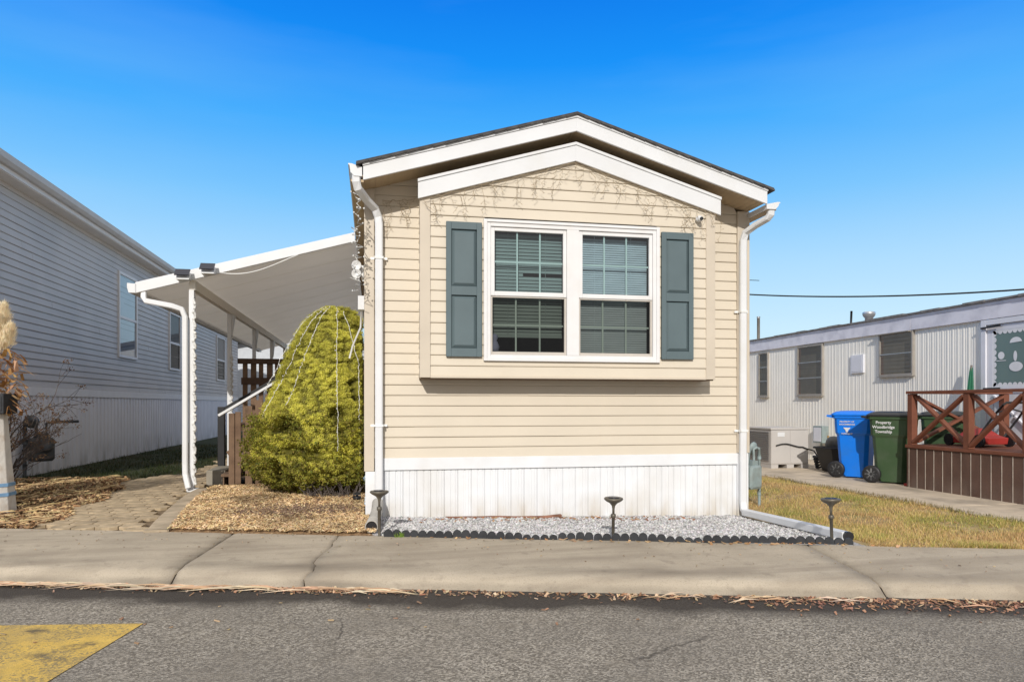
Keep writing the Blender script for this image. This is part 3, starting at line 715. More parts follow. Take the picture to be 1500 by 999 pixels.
# boxed window bay
BX0, BX1, BZ = .465, 3.635, 1.425
bz_ = lambda x, z0: z0 + SLP*((x-.445) if x < 2.0625 else (3.68 - x))
bw = MB()
def segs_bay(z, m):
    a = max(BX0+.1, .445 + (z-3.30)/SLP); b = min(BX1-.1, 3.68 - (z-3.30)/SLP)
    if 1.61 < m < 3.02: return [(a, 1.12), (2.97, b)]
    return [(a, (a+b)/2), ((a+b)/2, b)]
laps(bw, (0, BY+.016, 0), (1,0,0), (0,-1,0), BZ+.015, 3.74, .1075, segs_bay, .011)
laps(bw, (BX0+.02, 0, 0), (0,1,0), (-1,0,0), BZ+.015, 3.3, .099, lambda z, m: [(BY+.09, WY)], .013)
laps(bw, (BX1-.02, 0, 0), (0,1,0), (1,0,0), BZ+.015, 3.3, .099, lambda z, m: [(BY+.09, WY)], .013)
bay = bw.build('window_bay', 'siding', H)
bt = MB()
bt.box(BX0, BX0+.105, BY-.006, BY+.1, BZ, 3.24); bt.box(BX1-.105, BX1, BY-.006, BY+.1, BZ, 3.24)
bt.box(BX0+.105, BX1-.105, BY-.008, BY+.02, BZ-.004, BZ+.018)
bt.build('bay_trim', 'trim', bay, .005)
bb = MB(); bb.box(BX0+.012, BX1-.012, BY+.02, WY-.002, BZ-.012, BZ+.01)
bb.build('bay_underside', 'underside', bay)
def chevron(z0, h, x0, x1, ap, y0, y1, mb=None, slope=SLP):
    mb = mb or MB()
    pts = [(x0, z0), (ap, z0 + slope*(ap-x0)), (x1, z0 + slope*(ap-x0) - slope*(x1-ap)), (x1, z0 + slope*(ap-x0) - slope*(x1-ap) + h), (ap, z0 + slope*(ap-x0) + h), (x0, z0 + h)]
    for q in ([0,1,4,5], [1,2,3,4]):
        mb.prism([pts[k] for k in q], 1, y0, y1)
    return mb
fb = chevron(3.19, .165, .445, 3.68, 2.0625, BY-.045, BY-.02)
chevron(3.352, .030, .442, 3.683, 2.0625, BY-.058, BY-.02, fb)
fb.build('bay_fascia', 'white', H, .003)
fb = chevron(3.205, .14, .46, 3.665, 2.0625, BY-.019, BY+.05); fb.build('bay_head_board', 'soffit', H)
fs = chevron(3.308, .135, -.085, 4.165, APX, 6.95, 6.975)
chevron(3.442, .036, -.09, 4.17, APX, 6.938, 6.975, fs)
fs.build('rake_fascia', 'white', H, .003)
# soffit behind the rake, in narrow perforated panels
so_ = MB()
for side in (0, 1):
    xs = [-.09 + i*.062 for i in range(36)]
    for i, x in enumerate(xs):
        x0, x1 = x, min(x + .058, APX); 
        if x0 >= APX: continue
        if side: x0, x1 = 2*APX - x1, 2*APX - x0
        so_.add([(x0, 6.972, rake(x0)+.028), (x1, 6.972, rake(x1)+.028), (x1, WY+.02, rake(x1)+.028), (x0, WY+.02, rake(x0)+.028)], [(0,1,2,3)])
chevron(3.305+.036, .02, -.09, 4.17, APX, 6.972, WY+.3, so_)
so_.build('soffit', 'soffit', H)
rf = chevron(3.476-.06*SLP, .018, -.15, 4.23, APX, 6.925, HL+.2); rf.build('roof', 'shingle', H)
rb = MB()
for sgn in (-1, 1):                                   # shingle tabs along the rake
    for i in range(18):
        x0 = i*.122; x1 = x0 + .118
        p = [(APX + sgn*x0, 4.094 - SLP*x0), (APX + sgn*x1, 4.094 - SLP*x1 - .006), (APX + sgn*x1, 4.104 - SLP*x1 + .003), (APX + sgn*x0, 4.102 - SLP*x0)]
        rb.prism(p if sgn > 0 else p[::-1], 1, 6.918 + R.uniform(-.008, .004), 7.2)
rb.build('rake_shingles', 'shingle', H)
# side eaves and gutters
ev = MB(); ev.box(-.20, WX0, 7.0, HL, 3.30, 3.325); ev.box(WX1, 4.30, 7.0, HL, 3.26, 3.285); ev.build('eave_soffit', 'soffit', H)
def gutter(x0, x1, y0, y1, z0, z1, name='gutter', m='white', par=H):
    g = MB(); out = x0 if abs(x0 - 2) > abs(x1 - 2) else x1; inn = x1 if out == x0 else x0
    s_ = 1 if inn > out else -1
    pr = [(inn, z1-.03), (inn, z0), (out + s_*.055, z0), (out + s_*.022, z0 + .035), (out + s_*.012, z1-.015), (out, z1-.012), (out, z1), (out + s_*.03, z1)]
    if s_ < 0: pr = pr[::-1]
    g.prism(pr, 1, y0, y1)
    return g.build(name, m, par)
gutter(-.225, -.095, 6.96, HL, 3.345, 3.462)
gutter(4.335, 4.175, 6.98, HL, 3.265, 3.345)
def downspout(pts, w_=.078, t_=.055, name='downspout', m='white', par=H, yaw=0):
    mb = MB()
    pts = [V(p) for p in pts]; rings = []
    for i, p in enumerate(pts):
        dd = (pts[min(i+1, len(pts)-1)] - pts[max(0, i-1)]).normalized()
        x = V((1,0,0)) if abs(dd.x) < .95 else V((0,0,1))
        x = (x - dd*x.dot(dd)).normalized(); y = dd.cross(x)
        c = .012
        rings.append([p + x*a + y*b for a, b in ((-w_/2+c,-t_/2),(w_/2-c,-t_/2),(w_/2,-t_/2+c),(w_/2,t_/2-c),(w_/2-c,t_/2),(-w_/2+c,t_/2),(-w_/2,t_/2-c),(-w_/2,-t_/2+c))])
    mb.loft(rings); return mb.build(name, m, par)
DX = .068
downspout([(-.15, 6.995, 3.37), (-.15, 6.998, 3.30), (-.135, 7.02, 3.245), (-.06, 7.18, 3.19), (.03, 7.30, 3.13), (DX-.008, 7.335, 3.06), (DX, 7.337, 2.98), (DX, 7.337, 1.8), (DX, 7.337, .30), (DX, 7.32, .21), (DX-.01, 7.26, .15)])
downspout([(4.25, 7.02, 3.29), (4.25, 7.03, 3.22), (4.235, 7.06, 3.185), (4.17, 7.2, 3.14), (4.11, 7.31, 3.08), (4.097, 7.335, 3.0), (4.095, 7.337, 2.9), (4.095, 7.337, 1.5), (4.095, 7.337, .06), (4.09, 7.31, -.02), (4.085, 7.25, -.05)])
for cx, cz in ((DX, 2.645), (DX, .943), (4.095, 2.20), (4.095, .86)):
    cl = MB(); cl.box(cx-.085, cx+.085, 7.372, 7.379, cz-.012, cz+.012); cl.box(cx-.043, cx+.043, 7.303, 7.3075, cz-.012, cz+.012)
    cl.box(cx-.047, cx-.041, 7.303, 7.376, cz-.012, cz+.012); cl.box(cx+.041, cx+.047, 7.303, 7.376, cz-.012, cz+.012)
    cl.build('pipe_strap', 'clip', H)
# window
FX0, FX1, FZ0, FZ1 = 1.105, 2.99, 1.598, 3.030
FY = BY - .030
def ring(mb, x0, x1, z0, z1, wl, wr, wb, wt, y0, y1):
    mb.box(x0, x0+wl, y0, y1, z0, z1); mb.box(x1-wr, x1, y0, y1, z0, z1)
    mb.box(x0+wl, x1-wr, y0, y1, z0, z0+wb); mb.box(x0+wl, x1-wr, y0, y1, z1-wt, z1)
fm = MB(); ring(fm, FX0, FX1, FZ0, FZ1, .034, .034, .034, .030, FY, BY+.02)
ring(fm, FX0+.034, FX1-.034, FZ0+.034, FZ1-.030, .038, .038, .03, .040, FY+.014, BY+.05)
fm.box(1.975, 2.105, FY+.012, BY+.05, FZ0+.064, FZ1-.07)
win = fm.build('window', 'vinyl', H, .004)
for sx0, sx1, bl in ((1.178, 1.974, 'blind'), (2.106, 2.917, 'blindpale')):
    u = MB(); ring(u, sx0, sx1, 2.262, 2.958, .042, .034, .045, .038, FY+.032, FY+.062); u.build('upper_sash', 'vinyl', win, .004)
    u = MB(); ring(u, sx0, sx1, 1.664, 2.258, .020, .020, .03, .012, FY+.040, FY+.066); u.build('insect_screen_frame', 'screenframe', win, .002)
    gx0, gx1 = sx0+.042, sx1-.034
    p = MB(); p.add([(gx0-.005, FY+.055, 2.30), (gx1+.005, FY+.055, 2.30), (gx1+.005, FY+.055, 2.925), (gx0-.005, FY+.055, 2.925)], [(0,1,2,3)]); p.build('pane', 'glass', win)
    p = MB(); p.add([(sx0+.018, FY+.06, 1.69), (sx1-.018, FY+.06, 1.69), (sx1-.018, FY+.06, 2.25), (sx0+.018, FY+.06, 2.25)], [(0,1,2,3)]); p.build('pane', 'screen', win)
    for z0, z1, x0, x1, yy in ((2.307, 2.92, gx0, gx1, FY+.066), (1.694, 2.246, sx0+.02, sx1-.02, FY+.085)):
        g = MB(); wx = (x1-x0)/3
        for k in (1, 2): g.box(x0+wx*k-.008, x0+wx*k+.008, yy, yy+.008, z0, z1)
        g.box(x0, x1, yy+.001, yy+.007, (z0+z1)/2-.008, (z0+z1)/2+.008)
        g.build('muntin_grid', 'grill', win)
    b_ = MB(); z = 2.90; zend = 1.88 if bl == 'blind' else 1.66
    yb = FY + .15
    while z > zend:
        gap = bl == 'blind' and 2.50 < z < 2.536
        x0 = sx0+.02; x1 = sx1-.02
        if gap: x1 = sx0 + .36
        tl = .0185 if bl == 'blind' else .0135
        b_.add([(x0, yb-.008, z-tl), (x1, yb-.008, z-tl + .002*fin((z*9, 0, 0))), (x1, yb+.004, z+tl*.75), (x0, yb+.004, z+tl*.75)], [(0,1,2,3)])
        z -= .036 if bl == 'blind' else .024
    b_.box(sx0+.02, sx1-.02, yb-.012, yb+.012, zend-.03, zend-.008)
    for fx in (.25, .75): b_.box(sx0+(sx1-sx0)*fx-.002, sx0+(sx1-sx0)*fx+.002, yb-.014, yb-.012, zend, 2.93)
    b_.build('blind', bl, win)
for sx0, sx1 in ((.725, 1.085), (3.012, 3.372)):
    s_ = MB(); z0, z1 = 1.636, 2.985; ysh = BY - .022
    ring(s_, sx0, sx1, z0, z1, .052, .052, .085, .075, ysh-.010, BY+.004)
    zm = 2.296; s_.box(sx0+.052, sx1-.052, ysh-.010, BY+.004, zm-.045, zm+.045)
    sh = s_.build('shutter', 'shutter', H, .004)
    for a, b in ((z0+.085, zm-.045), (zm+.045, z1-.075)):
        x0, x1 = sx0+.052, sx1-.052; c = .032; r0 = MB()
        r0.loft([[(x0, BY, a), (x1, BY, a), (x1, BY, b), (x0, BY, b)], [(x0+.006, ysh+.014, a+.006), (x1-.006, ysh+.014, a+.006), (x1-.006, ysh+.014, b-.006), (x0+.006, ysh+.014, b-.006)], [(x0+c, ysh-.006, a+c), (x1-c, ysh-.006, a+c), (x1-c, ysh-.006, b-c), (x0+c, ysh-.006, b-c)]])
        r0.build('raised_panel', 'shutter', sh)
# ornament on the sill
mb = MB(); mb.lathe([(.0, 0), (.04, 0), (.05, .05), (.03, .1), (.02, .11), (.034, .14), (.03, .17), (0, .185)], (1.235, FY+.12, 1.70), 12)
tag(mb.build('figurine', 'clothblue'), 'small lilac figurine on the sill behind the window of the home', 'figurine')
mb = MB(); mb.box(1.18, 1.96, FY+.088, FY+.24, 1.66, 1.70); mb.box(2.11, 2.915, FY+.088, FY+.135, 1.63, 1.66); mb.build('window_sill', 'vinyl', win)

# ------------------------------------------------------------------ lights, camera, pipes on the home
def drops(mb, x, y, z, L, seed):
    p = V((x, y, z)); pts = [p]
    k = 0
    while k < L:
        st = R.uniform(.03, .06); k += st
        p = V((p.x + R.gauss(0, .022), min(y, p.y + R.uniform(-.006, .003)), p.z - st*R.uniform(.55, 1.0))); pts.append(p)
        if R.random() < .75:
            a = R.uniform(-1, 1); q = p + V((a*.034, -.004, -R.uniform(-.008, .03)))
            mb.tube([p, q], .0020, 4, False); mb.tube([q, q + (q-p)*.35], .0032, 4, False)
    mb.tube(pts, .0019, 4, False)
def icicles(x0, x1, y, zf, n_, Lr):
    mb = MB(); last = None
    for i in range(n_+1):
        x = x0 + (x1-x0)*i/n_
        q = V((x, y, zf(x) - .012 + R.uniform(-.014, .004)))
        if last: mb.tube([last, (last+q)/2 - V((0, 0, R.uniform(0, .02))), q], .0028, 4, False)
        last = q
        drops(mb, x + R.uniform(-.02, .02), y - .004, q.z, R.uniform(*Lr)*(1 + .4*fin((x*2, 0, 0))), i)
    return mb
tag(icicles(.50, 3.62, BY-.042, lambda x: bz_(x, 3.190), 44, (.12, .40)).build('icicle_lights', 'wire'), 'tangled brown wired icicle lights drooping under the white front gable', 'string lights')
tag(icicles(.10, .44, WY-.03, lambda x: 3.26 + .08*(x-.1), 6, (.15, .42)).build('icicle_lights', 'wire'), 'short run of icicle lights beside the left downspout', 'string lights')
mb = MB()
for k in range(3):
    t0 = MB()
p = V((-.135, 7.06, 3.19)); pts = [p]
for i in range(60):
    p = V((-.14 + R.gauss(0, .03), 7.06 + R.gauss(.02, .05), 3.19 - i*.0155 + R.gauss(0, .018))); pts.append(p)
    if i % 2 == 0: mb.ball(p + V((R.gauss(0, .012), -.02, 0)), .0095, 6, 4)
mb.tube(pts, .004, 5, False)
tag(mb.build('string_lights', 'wirewhite'), 'knotted white fairy lights hanging from the left gutter corner', 'string lights')
S1 = thing('floodlight', (-.14, 7.9, 2.6), 'white twin floodlight on the side wall under the gutter', 'floodlight')
mb = MB(); mb.box(-.115, -.09, 7.85, 7.97, 2.52, 2.66); mb.tube([(-.10, 7.9, 2.6), (-.16, 7.86, 2.62)], .018, 8); mb.build('mount', 'white', S1, .004)
for dz in (.05, -.04):
    mb = MB(); mb.lathe([(.02, 0), (.035, .02), (.052, .09), (.048, .092), (.02, .05)], (-.165, 7.86, 2.61+dz), 12, Matrix.Rotation(rad(100), 3, 'X')); mb.build('lamp_head', 'white', S1)
mb = MB(); mb.box(-.16, -.085, 8.3, 8.42, 2.24, 2.40); e_ = thing('junction_box', (-.12, 8.3, 2.3), 'small grey box with a slanting cable above the clipped evergreen', 'junction box')
mb.build('case', 'white', e_, .006)
mb = MB(); mb.tube([(-.12, 8.35, 2.24), (-.13, 8.4, 2.05), (-.22, 8.5, 1.85), (-.26, 8.55, 1.70)], .011, 6); mb.build('cable', 'wirewhite', e_)
CM = thing('security_camera', (3.43, BY-.02, 3.13), 'small white round security camera under the right end of the gable', 'camera')
mb = MB(); M = Matrix.Rotation(rad(90), 3, 'X'); mb.lathe([(.0, 0), (.032, 0), (.036, .01), (.03, .03), (0, .032)], (3.43, BY-.018, 3.142), 14, M); mb.ball((3.432, BY-.065, 3.135), .030, 12, 8); mb.build('housing', 'white', CM)
mb = MB(); mb.lathe([(.0, 0), (.018, 0), (.018, .010), (.0, .012)], (3.432, BY-.088, 3.13), 12, M); mb.build('lens', 'black', CM)
# drain hose at the left corner
DH = thing('drain_hose', (0, 6.5, 0), 'dirty grey drain hose with open end below the left downspout', 'drain hose')
pts = [V((DX-.012, 7.27, .17)), V((DX-.02, 7.12, .115)), V((DX-.04, 6.9, .085)), V((.012, 6.7, .072)), V((-.005, 6.49, .062))]
mb = MB(); rr = [.056]*5; mb.tube(pts, rr, 14, False)
dh = (pts[4] - pts[3]).normalized(); hx = dh.cross(V((0,0,1))).normalized(); hz = hx.cross(dh)
mb.tube([pts[4] + (hx*math.cos(k*math.pi/10) + hz*math.sin(k*math.pi/10))*.055 for k in range(21)], .0065, 6, False)
for f in (.2, .4, .6, .8):
    c_ = pts[4] + (pts[3]-pts[4])*f; mb.tube([c_ + (hx*math.cos(k*math.pi/10) + hz*math.sin(k*math.pi/10))*.0555 for k in range(21)], .004, 5, False)
mb.build('pipe', 'hose', DH)
mb = MB(); mb.tube([pts[4] - dh*.012, pts[3], pts[2]], .052, 14, True); mb.build('pipe_bore', 'black', DH)
# long white drain on the right
DR = thing('drain_pipe', (4.0, 6.2, 0), 'long white drain laid from the right downspout across the bed edge', 'drain pipe')
q0, q1 = V((4.085, 7.27, -.045)), V((3.955, 5.36, .042))
mb = MB(); dq = (q1-q0).normalized(); xx = dq.cross(V((0,0,1))).normalized(); zz = xx.cross(dq)
mb.loft([[p + xx*a + zz*b for a, b in ((-.045,-.035),(.045,-.035),(.045,.035),(-.045,.035))] for p in (q0, (q0*.55+q1*.45), q1)])
mb.build('pipe', 'white', DR, .008)
mb = MB(); mb.tube([q1 - dq*.015, q1 + dq*.0, q1 + dq*.03], [.040, .042, .042], 14); mb.build('end_collar', 'black', DR)

mb = MB(); mb.loft([[(x, 7.36 - .03*fin((x*2, 0, 1)) + v*.02, grv_z(x, 7.36) + .008 + u*.009 + .005*fin((x*5, 1, 1))) for u, v in ((-1,-1),(1,-1),(1,1),(-1,1))] for x in [.75 + i*.08 for i in range(15)]])
tag(mb.build('metal_strip', 'rust'), 'thin rusty brown strip lying on the gravel along the foot of the white skirting', 'metal strip')
mb = MB(); mb.loft([[(1.72 + .26*f, 7.30 + .03*f + v*(.016+.012*f), grv_z(1.8, 7.3) + .012 + .012*f + u*.012) for u, v in ((-1,-1),(1,-1),(1,1),(-1,1))] for f in (0, .5, 1)])
tag(mb.build('wood_scrap', 'rust', bev=.005), 'short brown wood scrap lying at the right end of the rusty strip', 'wood scrap')

# ------------------------------------------------------------------ solar lamps, edging
def lamp():
    t = thing('garden_lamp', (0,0,0), 'bronze solar path lamp before the grey drain hose at the left corner', 'garden lamp', 'solar path lamps in front of the home', local=True)
    mb = MB(); mb.tube([(0,0,-.12), (0,0,.0), (0,0,.20)], [.006, .014, .014], 8); mb.lathe([(.017,.195),(.022,.20),(.022,.225),(.016,.23)], (0,0,0), 10)
    mb.build('stake', 'lampmetal', t)
    mb = MB(); mb.lathe([(.010,.225),(.011,.275),(.016,.30),(.034,.322),(.066,.340),(.080,.352),(.083,.362),(.078,.368),(.05,.369)], (0,0,0), 20); mb.build('shade', 'lampmetal', t)
    mb = MB(); mb.lathe([(.045,.369),(.052,.372),(.048,.375)], (0,0,0), 20); mb.build('solar_panel', 'solar', t)
    return t
L0 = lamp(); L0.location = (.062, 6.36, .03)
l1 = dup(L0, (2.035, 5.83, -.01), .9, 'weathered solar path lamp standing alone at the middle of the gravel bed'); l1.rotation_euler = (rad(1.5), rad(-2), .9)
l2 = dup(L0, (3.83, 5.39, -.01), 2.1, 'grey solar path lamp beside the mouth of the long white drain'); l2.rotation_euler = (rad(1), rad(2), 2.1)
EG = thing('garden_edging', (2, 5.8, 0), 'black scalloped rubber edging along the front of the gravel bed', 'garden edging')
A, B = V((.10, 6.325, 0)), V((3.90, 5.20, 0)); ue = (B-A).normalized(); ne = V((-ue.y, ue.x, 0)); Ltot = (B-A).length
pt_ = Ltot/26
for k in range(26):
    mb = MB(); r = pt_/4*.97
    prof = [(0.004, -.05)] + [(r*1.02 + r*math.cos(math.pi*(1-i/8)), .026 + r*math.sin(math.pi*i/8)) for i in range(9)] + [(pt_/2 + r*1.0 + r*math.cos(math.pi*(1-i/8)), .026 + r*math.sin(math.pi*i/8)) for i in range(9)] + [(pt_-.004, -.05)]
    c0 = A + ue*(pt_*k); ti = R.uniform(-.012, .012); zz = R.uniform(-.008, .006) - (.02 if 7 < k < 10 or k in (16, 17) else 0)
    vs = [c0 + ue*u + ne*(ti*(.5+.5*v/.07)) + V((0,0,v+zz)) for u, v in prof]; nn = len(vs)
    vs2 = [p + ne*.022 for p in vs]
    mb.add(vs+vs2, [tuple(range(nn)), tuple(range(nn, 2*nn))[::-1]] + [(i, nn+i, nn+(i+1) % nn, (i+1) % nn) for i in range(nn)])
    mb.build('edging_section', 'charcoal', EG)

mb = MB()
for k in range(46):
    cx = .24; p = V((cx + R.gauss(0, .016), 6.29 - .3*(cx-.2) + R.gauss(0, .008), .0)); a = R.uniform(0, 6.28); q = p + V((math.cos(a)*.03, math.sin(a)*.02, R.uniform(.02, .055))); mb.cc = jit((.22, .34, .05), .25)
    mb.add([p + V((.004, 0, 0)), p - V((.004, 0, 0)), q], [(0,1,2)])
tag(mb.build('weed', 'leaf'), 'small bright green weed tuft in front of the left end of the black edging', 'weed')

# ------------------------------------------------------------------ carport
CP = thing('carport', (-1.6, 10.2, 0), 'white aluminium carport roof on scalloped posts along the side of the beige home', 'carport')
CY0, CY1 = 10.2, 21.0
cz = lambda x: 3.45 + (x + .22)*.285
mb = MB()
xs = (-.22, -3.06)
mb.add([(-.20, CY0, cz(-.2)+.033), (-3.06, CY0, cz(-3.06)+.033), (-3.06, CY1, cz(-3.06)+.033), (-.20, CY1, cz(-.2)+.033)], [(0,1,2,3)])
y = CY0 + .3
while y < CY1 - .3:
    mb.prism([(-.20, cz(-.2)+.030), (-3.04, cz(-3.04)+.030), (-3.04, cz(-3.04)+.032), (-.20, cz(-.2)+.032)], 1, y, y+.008); y += .92
mb.build('roof_pan', 'carportwhite', CP)
mb = MB(); mb.prism([(-.235, cz(-.235)-.01), (-3.075, cz(-3.075)-.01), (-3.075, cz(-3.075)+.135), (-.235, cz(-.235)+.12)], 1, CY0-.03, CY0+.018); mb.build('front_fascia', 'white', CP, .006)
mb = MB(); mb.prism([(-3.06, 2.63), (-3.06, 2.75), (-3.175, 2.76), (-3.175, 2.70), (-3.155, 2.63)], 1, CY0-.03, CY1); mb.build('gutter', 'white', CP, .004)
mb = MB(); mb.box(-2.42, -2.34, CY0+.03, CY1-.1, 2.70, 2.83); mb.build('beam', 'carportwhite', CP, .004)
for k in range(5):
    yp = 10.27 + 2.58*k
    mb = MB(); mb.box(-2.425, -2.36, yp-.038, yp+.038, -.02, 2.70)
    if k:  mb.add([(-2.42, yp, 2.70), (-2.345, yp, 2.70), (-2.345, yp+.3, 2.70), (-2.345, yp, 2.3), (-2.42, yp, 2.3), (-2.42, yp+.3, 2.7)], [(0,1,3,4), (0,4,5), (1,2,3), (3,2,5,4)])
    mb.box(-2.45, -2.315, yp-.07, yp+.07, -.02, .02)
    mb.build('post', 'white', CP, .003)
downspout([(-2.98, 10.22, 2.66), (-2.98, 10.21, 2.58), (-2.95, 10.2, 2.53), (-2.62, 10.185, 2.47), (-2.50, 10.19, 2.43), (-2.463, 10.19, 2.33), (-2.46, 10.19, 1.2), (-2.46, 10.19, .35), (-2.455, 10.18, .22), (-2.41, 10.15, .04)], .07, .06, 'downspout', 'white', CP)
for x, y, ry, lab in ((-2.15, 10.12, .3, 'dark panelled solar spotlight higher up on the carport fascia'), (-2.46, 10.12, -.1, 'dark panelled solar spotlight lower down at the carport post')):
    t = thing('solar_light', (x, y, cz(x)+.06), lab, 'solar light', 'solar spotlights on the carport fascia')
    z = cz(x) + .045
    mb = MB(); mb.prism([(y-.085, z-.05), (y+.045, z-.05), (y+.045, z+.05), (y-.02, z+.05)], 0, x-.085, x+.085); mb.build('housing', 'white', t, .008)
    mb = MB(); M = [(x-.092, y-.12, z-.005), (x+.092, y-.12, z-.005), (x+.092, y-.03, z+.085), (x-.092, y-.03, z+.085)]
    mb.loft([M, [(p[0], p[1]-.008, p[2]+.010) for p in M]]); mb.build('solar_panel', 'solar', t)
def bulbline(pts, rad_=.0035, sp=.075, br=.009, off=.0):
    mb = MB(); mb.tube(pts, rad_, 5, False); acc = 0
    for a, b in zip(pts, pts[1:]):
        L = (b-a).length
        while acc < L:
            p = a + (b-a)*(acc/L); mb.ball(p + V((R.gauss(0, .006), -.008, R.gauss(0, .006))), br, 6, 4); acc += sp
        acc -= L
    return mb
for k in range(2):
    yp = 10.27 + 2.58*k; pts = []
    for i in range(120):
        z = .10 + 2.5*i/119 if k == 0 else .3 + 1.7*i/119
        pts.append(V((-2.350 + .012*math.sin(i*.95), yp - .04 + .008*math.cos(i*.95), z)))
    tag(bulbline(pts, .017, .11, .022).build('string_lights', 'wirewhite'), ('thick wavy white light rope on the front carport post' if k == 0 else 'thick wavy white light rope on the second carport post behind the stair rail'), 'string lights')
pts = [V((-2.0 + 1.0*t, 10.155, cz(-2.0+1.0*t) - .015 - .12*math.sin(math.pi*t)*(1-.6*t))) for t in [i/16 for i in range(17)]]
mb = MB(); mb.tube(pts, .008, 6); tag(mb.build('loose_cable', 'wirewhite'), 'slack white cable sagging under the carport fascia', 'cable')

# ------------------------------------------------------------------ porch stairs beside the home
ST = thing('porch_stairs', (-1.2, 11.2, 0), 'weathered brown wooden porch stairs with slatted rail under the carport', 'stairs')
mb = MB()
for i in range(5):
    x0 = -2.08 + i*.25; z1 = .17*(i+1)
    mb.box(x0-.02, x0+.27, 10.66, 11.75, z1-.04, z1); 
    mb.box(x0, x0+.02, 10.68, 11.73, z1-.17, z1-.041)
mb.build('tread', 'oldwood', ST, .004)
mb = MB(); mb.box(-2.2, -.1, 11.76, 13.0, .80, .85)
mb.box(-.84, -.1, 10.66, 11.755, .80, .85); mb.build('landing', 'oldwood', ST)
mb = MB()
for k in range(13): 
    x = -1.90 + k*.135; zt = 1.00 + .62*(x + 2.08) - .06 if x < -.95 else 1.66
    b0 = .03 if k % 4 != 3 else .05
    mb.box(x, x+.095*(1 if k % 3 else .8), 10.60, 10.622, b0, zt)
mb.bar((-2.0, 10.632, .45), (-.9, 10.632, 1.14), .03, .09)
mb.build('picket', 'oldwood', ST, .003)
for q in ((-1.985, -1.905, 10.585, 10.665, -.02, 1.03), (-.93, -.84, 10.585, 10.665, 0, 1.72)):
    mb = MB(); mb.box(*q); mb.build('newel_post', 'oldwood', ST, .006)
mb = MB(); mb.bar((-2.12, 10.62, 1.00), (-.9, 10.62, 1.755), .10, .035); mb.bar((-.9, 10.62, 1.755), (-.1, 10.62, 1.755), .10, .035); mb.build('handrail', 'white', ST, .004)
mb = MB(); mb.box(-2.36, -2.26, 11.72, 11.82, -.02, 1.12); mb.bar((-2.3, 11.77, 1.06), (-1.0, 11.77, 1.85), .08, .06); mb.build('far_rail', 'black', ST, .006)
mb = MB()
for k in range(16): mb.box(-2.2 + k*.133, -2.2 + k*.133 + .085 + R.uniform(-.02, .015), 12.96, 12.985, .3, 1.88)
mb.build('back_slats', 'oldwood', ST, .003)
mb = MB(); mb.box(-2.28, -.1, 12.93, 13.03, 1.86, 1.95); mb.box(-2.22, -.1, 12.93, 12.958, 1.5, 1.62); mb.box(-2.24, -.1, 12.986, 13.05, .7, .82); mb.build('back_rail', 'brown', ST, .004)
mb = MB(); mb.box(-2.36, -2.10, 10.95, 11.75, -.02, .20); mb.build('concrete_step', 'conc', ST, .012)

# ------------------------------------------------------------------ clipped evergreen with its light strings
BC = (-.60, 9.35)
PRF = [(.12, .58), (.25, .85), (.40, .93), (.70, .925), (1.1, .81), (1.5, .675), (1.95, .515), (2.2, .385), (2.33, .26), (2.40, .12)]
def prad(z):
    if z <= PRF[0][0]: return PRF[0][1]
    for (a, r0), (b, r1) in zip(PRF, PRF[1:]):
        if z <= b:
            f = (z-a)/(b-a); return r0 + (r1-r0)*f
    return .02
def bpt(z, a, k=1.0):
    lean = .15*max(0, z-.5)/1.9
    r = prad(z)*k*(1 + .05*fin((math.cos(a)*2.2, math.sin(a)*2.2, z*2.4)) + .025*fin((math.cos(a)*6, math.sin(a)*6, z*7)))
    x = BC[0] + lean + r*math.cos(a); 
    if x > -.16: x = -.16 + (x+.16)*.06
    return V((x, BC[1] + r*math.sin(a), z))
BU = thing('evergreen_shrub', (BC[0], BC[1], 0), 'yellow green clipped egg shaped evergreen strung with lights beside the home', 'evergreen')
def lump(p):
    q = V((p.x*11.5, p.y*11.5, p.z*15.5)) + V((fin((p.x*5, p.y*5, p.z*5)), fin((p.x*5+7, p.y*5, p.z*5)), fin((p.x*5, p.y*5+9, p.z*5))))*.8
    d_ = noise.voronoi(q)[0]; return max(0, 1 - (d_[0]/.75)**2)
cm = MB(); NA, NZ = 190, 130; vs = []; cs_ = []
for j in range(NZ):
    z = .14 + (2.405-.14)*(j/(NZ-1))**.95
    for i in range(NA):
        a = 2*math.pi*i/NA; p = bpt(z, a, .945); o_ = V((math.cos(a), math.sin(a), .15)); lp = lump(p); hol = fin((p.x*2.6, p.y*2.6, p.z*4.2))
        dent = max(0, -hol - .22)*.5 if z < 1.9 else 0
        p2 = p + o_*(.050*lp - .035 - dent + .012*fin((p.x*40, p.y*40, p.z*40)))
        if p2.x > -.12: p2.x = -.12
        k = (.26 + .74*lp)*(.85 + .3*fin((p.x*3, p.y*3, p.z*3)))*max(.15, 1 - dent*6)*max(.45, min(1, (z+.35)/.9)); vs.append(p2); cs_.append((.56*k, .51*k, .06*k))  # shade in crevices, dents and near the foot is put into the colour
cm.add(vs, [(j*NA+i, j*NA+(i+1) % NA, (j+1)*NA+(i+1) % NA, (j+1)*NA+i) for j in range(NZ-1) for i in range(NA)], True); cm.c = cs_
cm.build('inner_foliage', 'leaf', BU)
lf = MB()
PAL = [(.78, .74, .10), (.84, .78, .13), (.70, .69, .095), (.86, .80, .17)]
def leafquad(mb, c, nrm, s, colr):
    nrm = nrm.normalized(); t = nrm.cross(V((R.gauss(0,1), R.gauss(0,1), R.gauss(0,1)))).normalized(); b_ = nrm.cross(t)
    mb.cc = colr; w_ = s*.36
    mb.add([c - t*s*.5 - b_*w_*.4, c + b_*w_*.1 - t*s*.05 - b_*w_, c + t*s*.5, c + b_*w_ - t*s*.05], [(0,1,2,3)])
cnt = 0
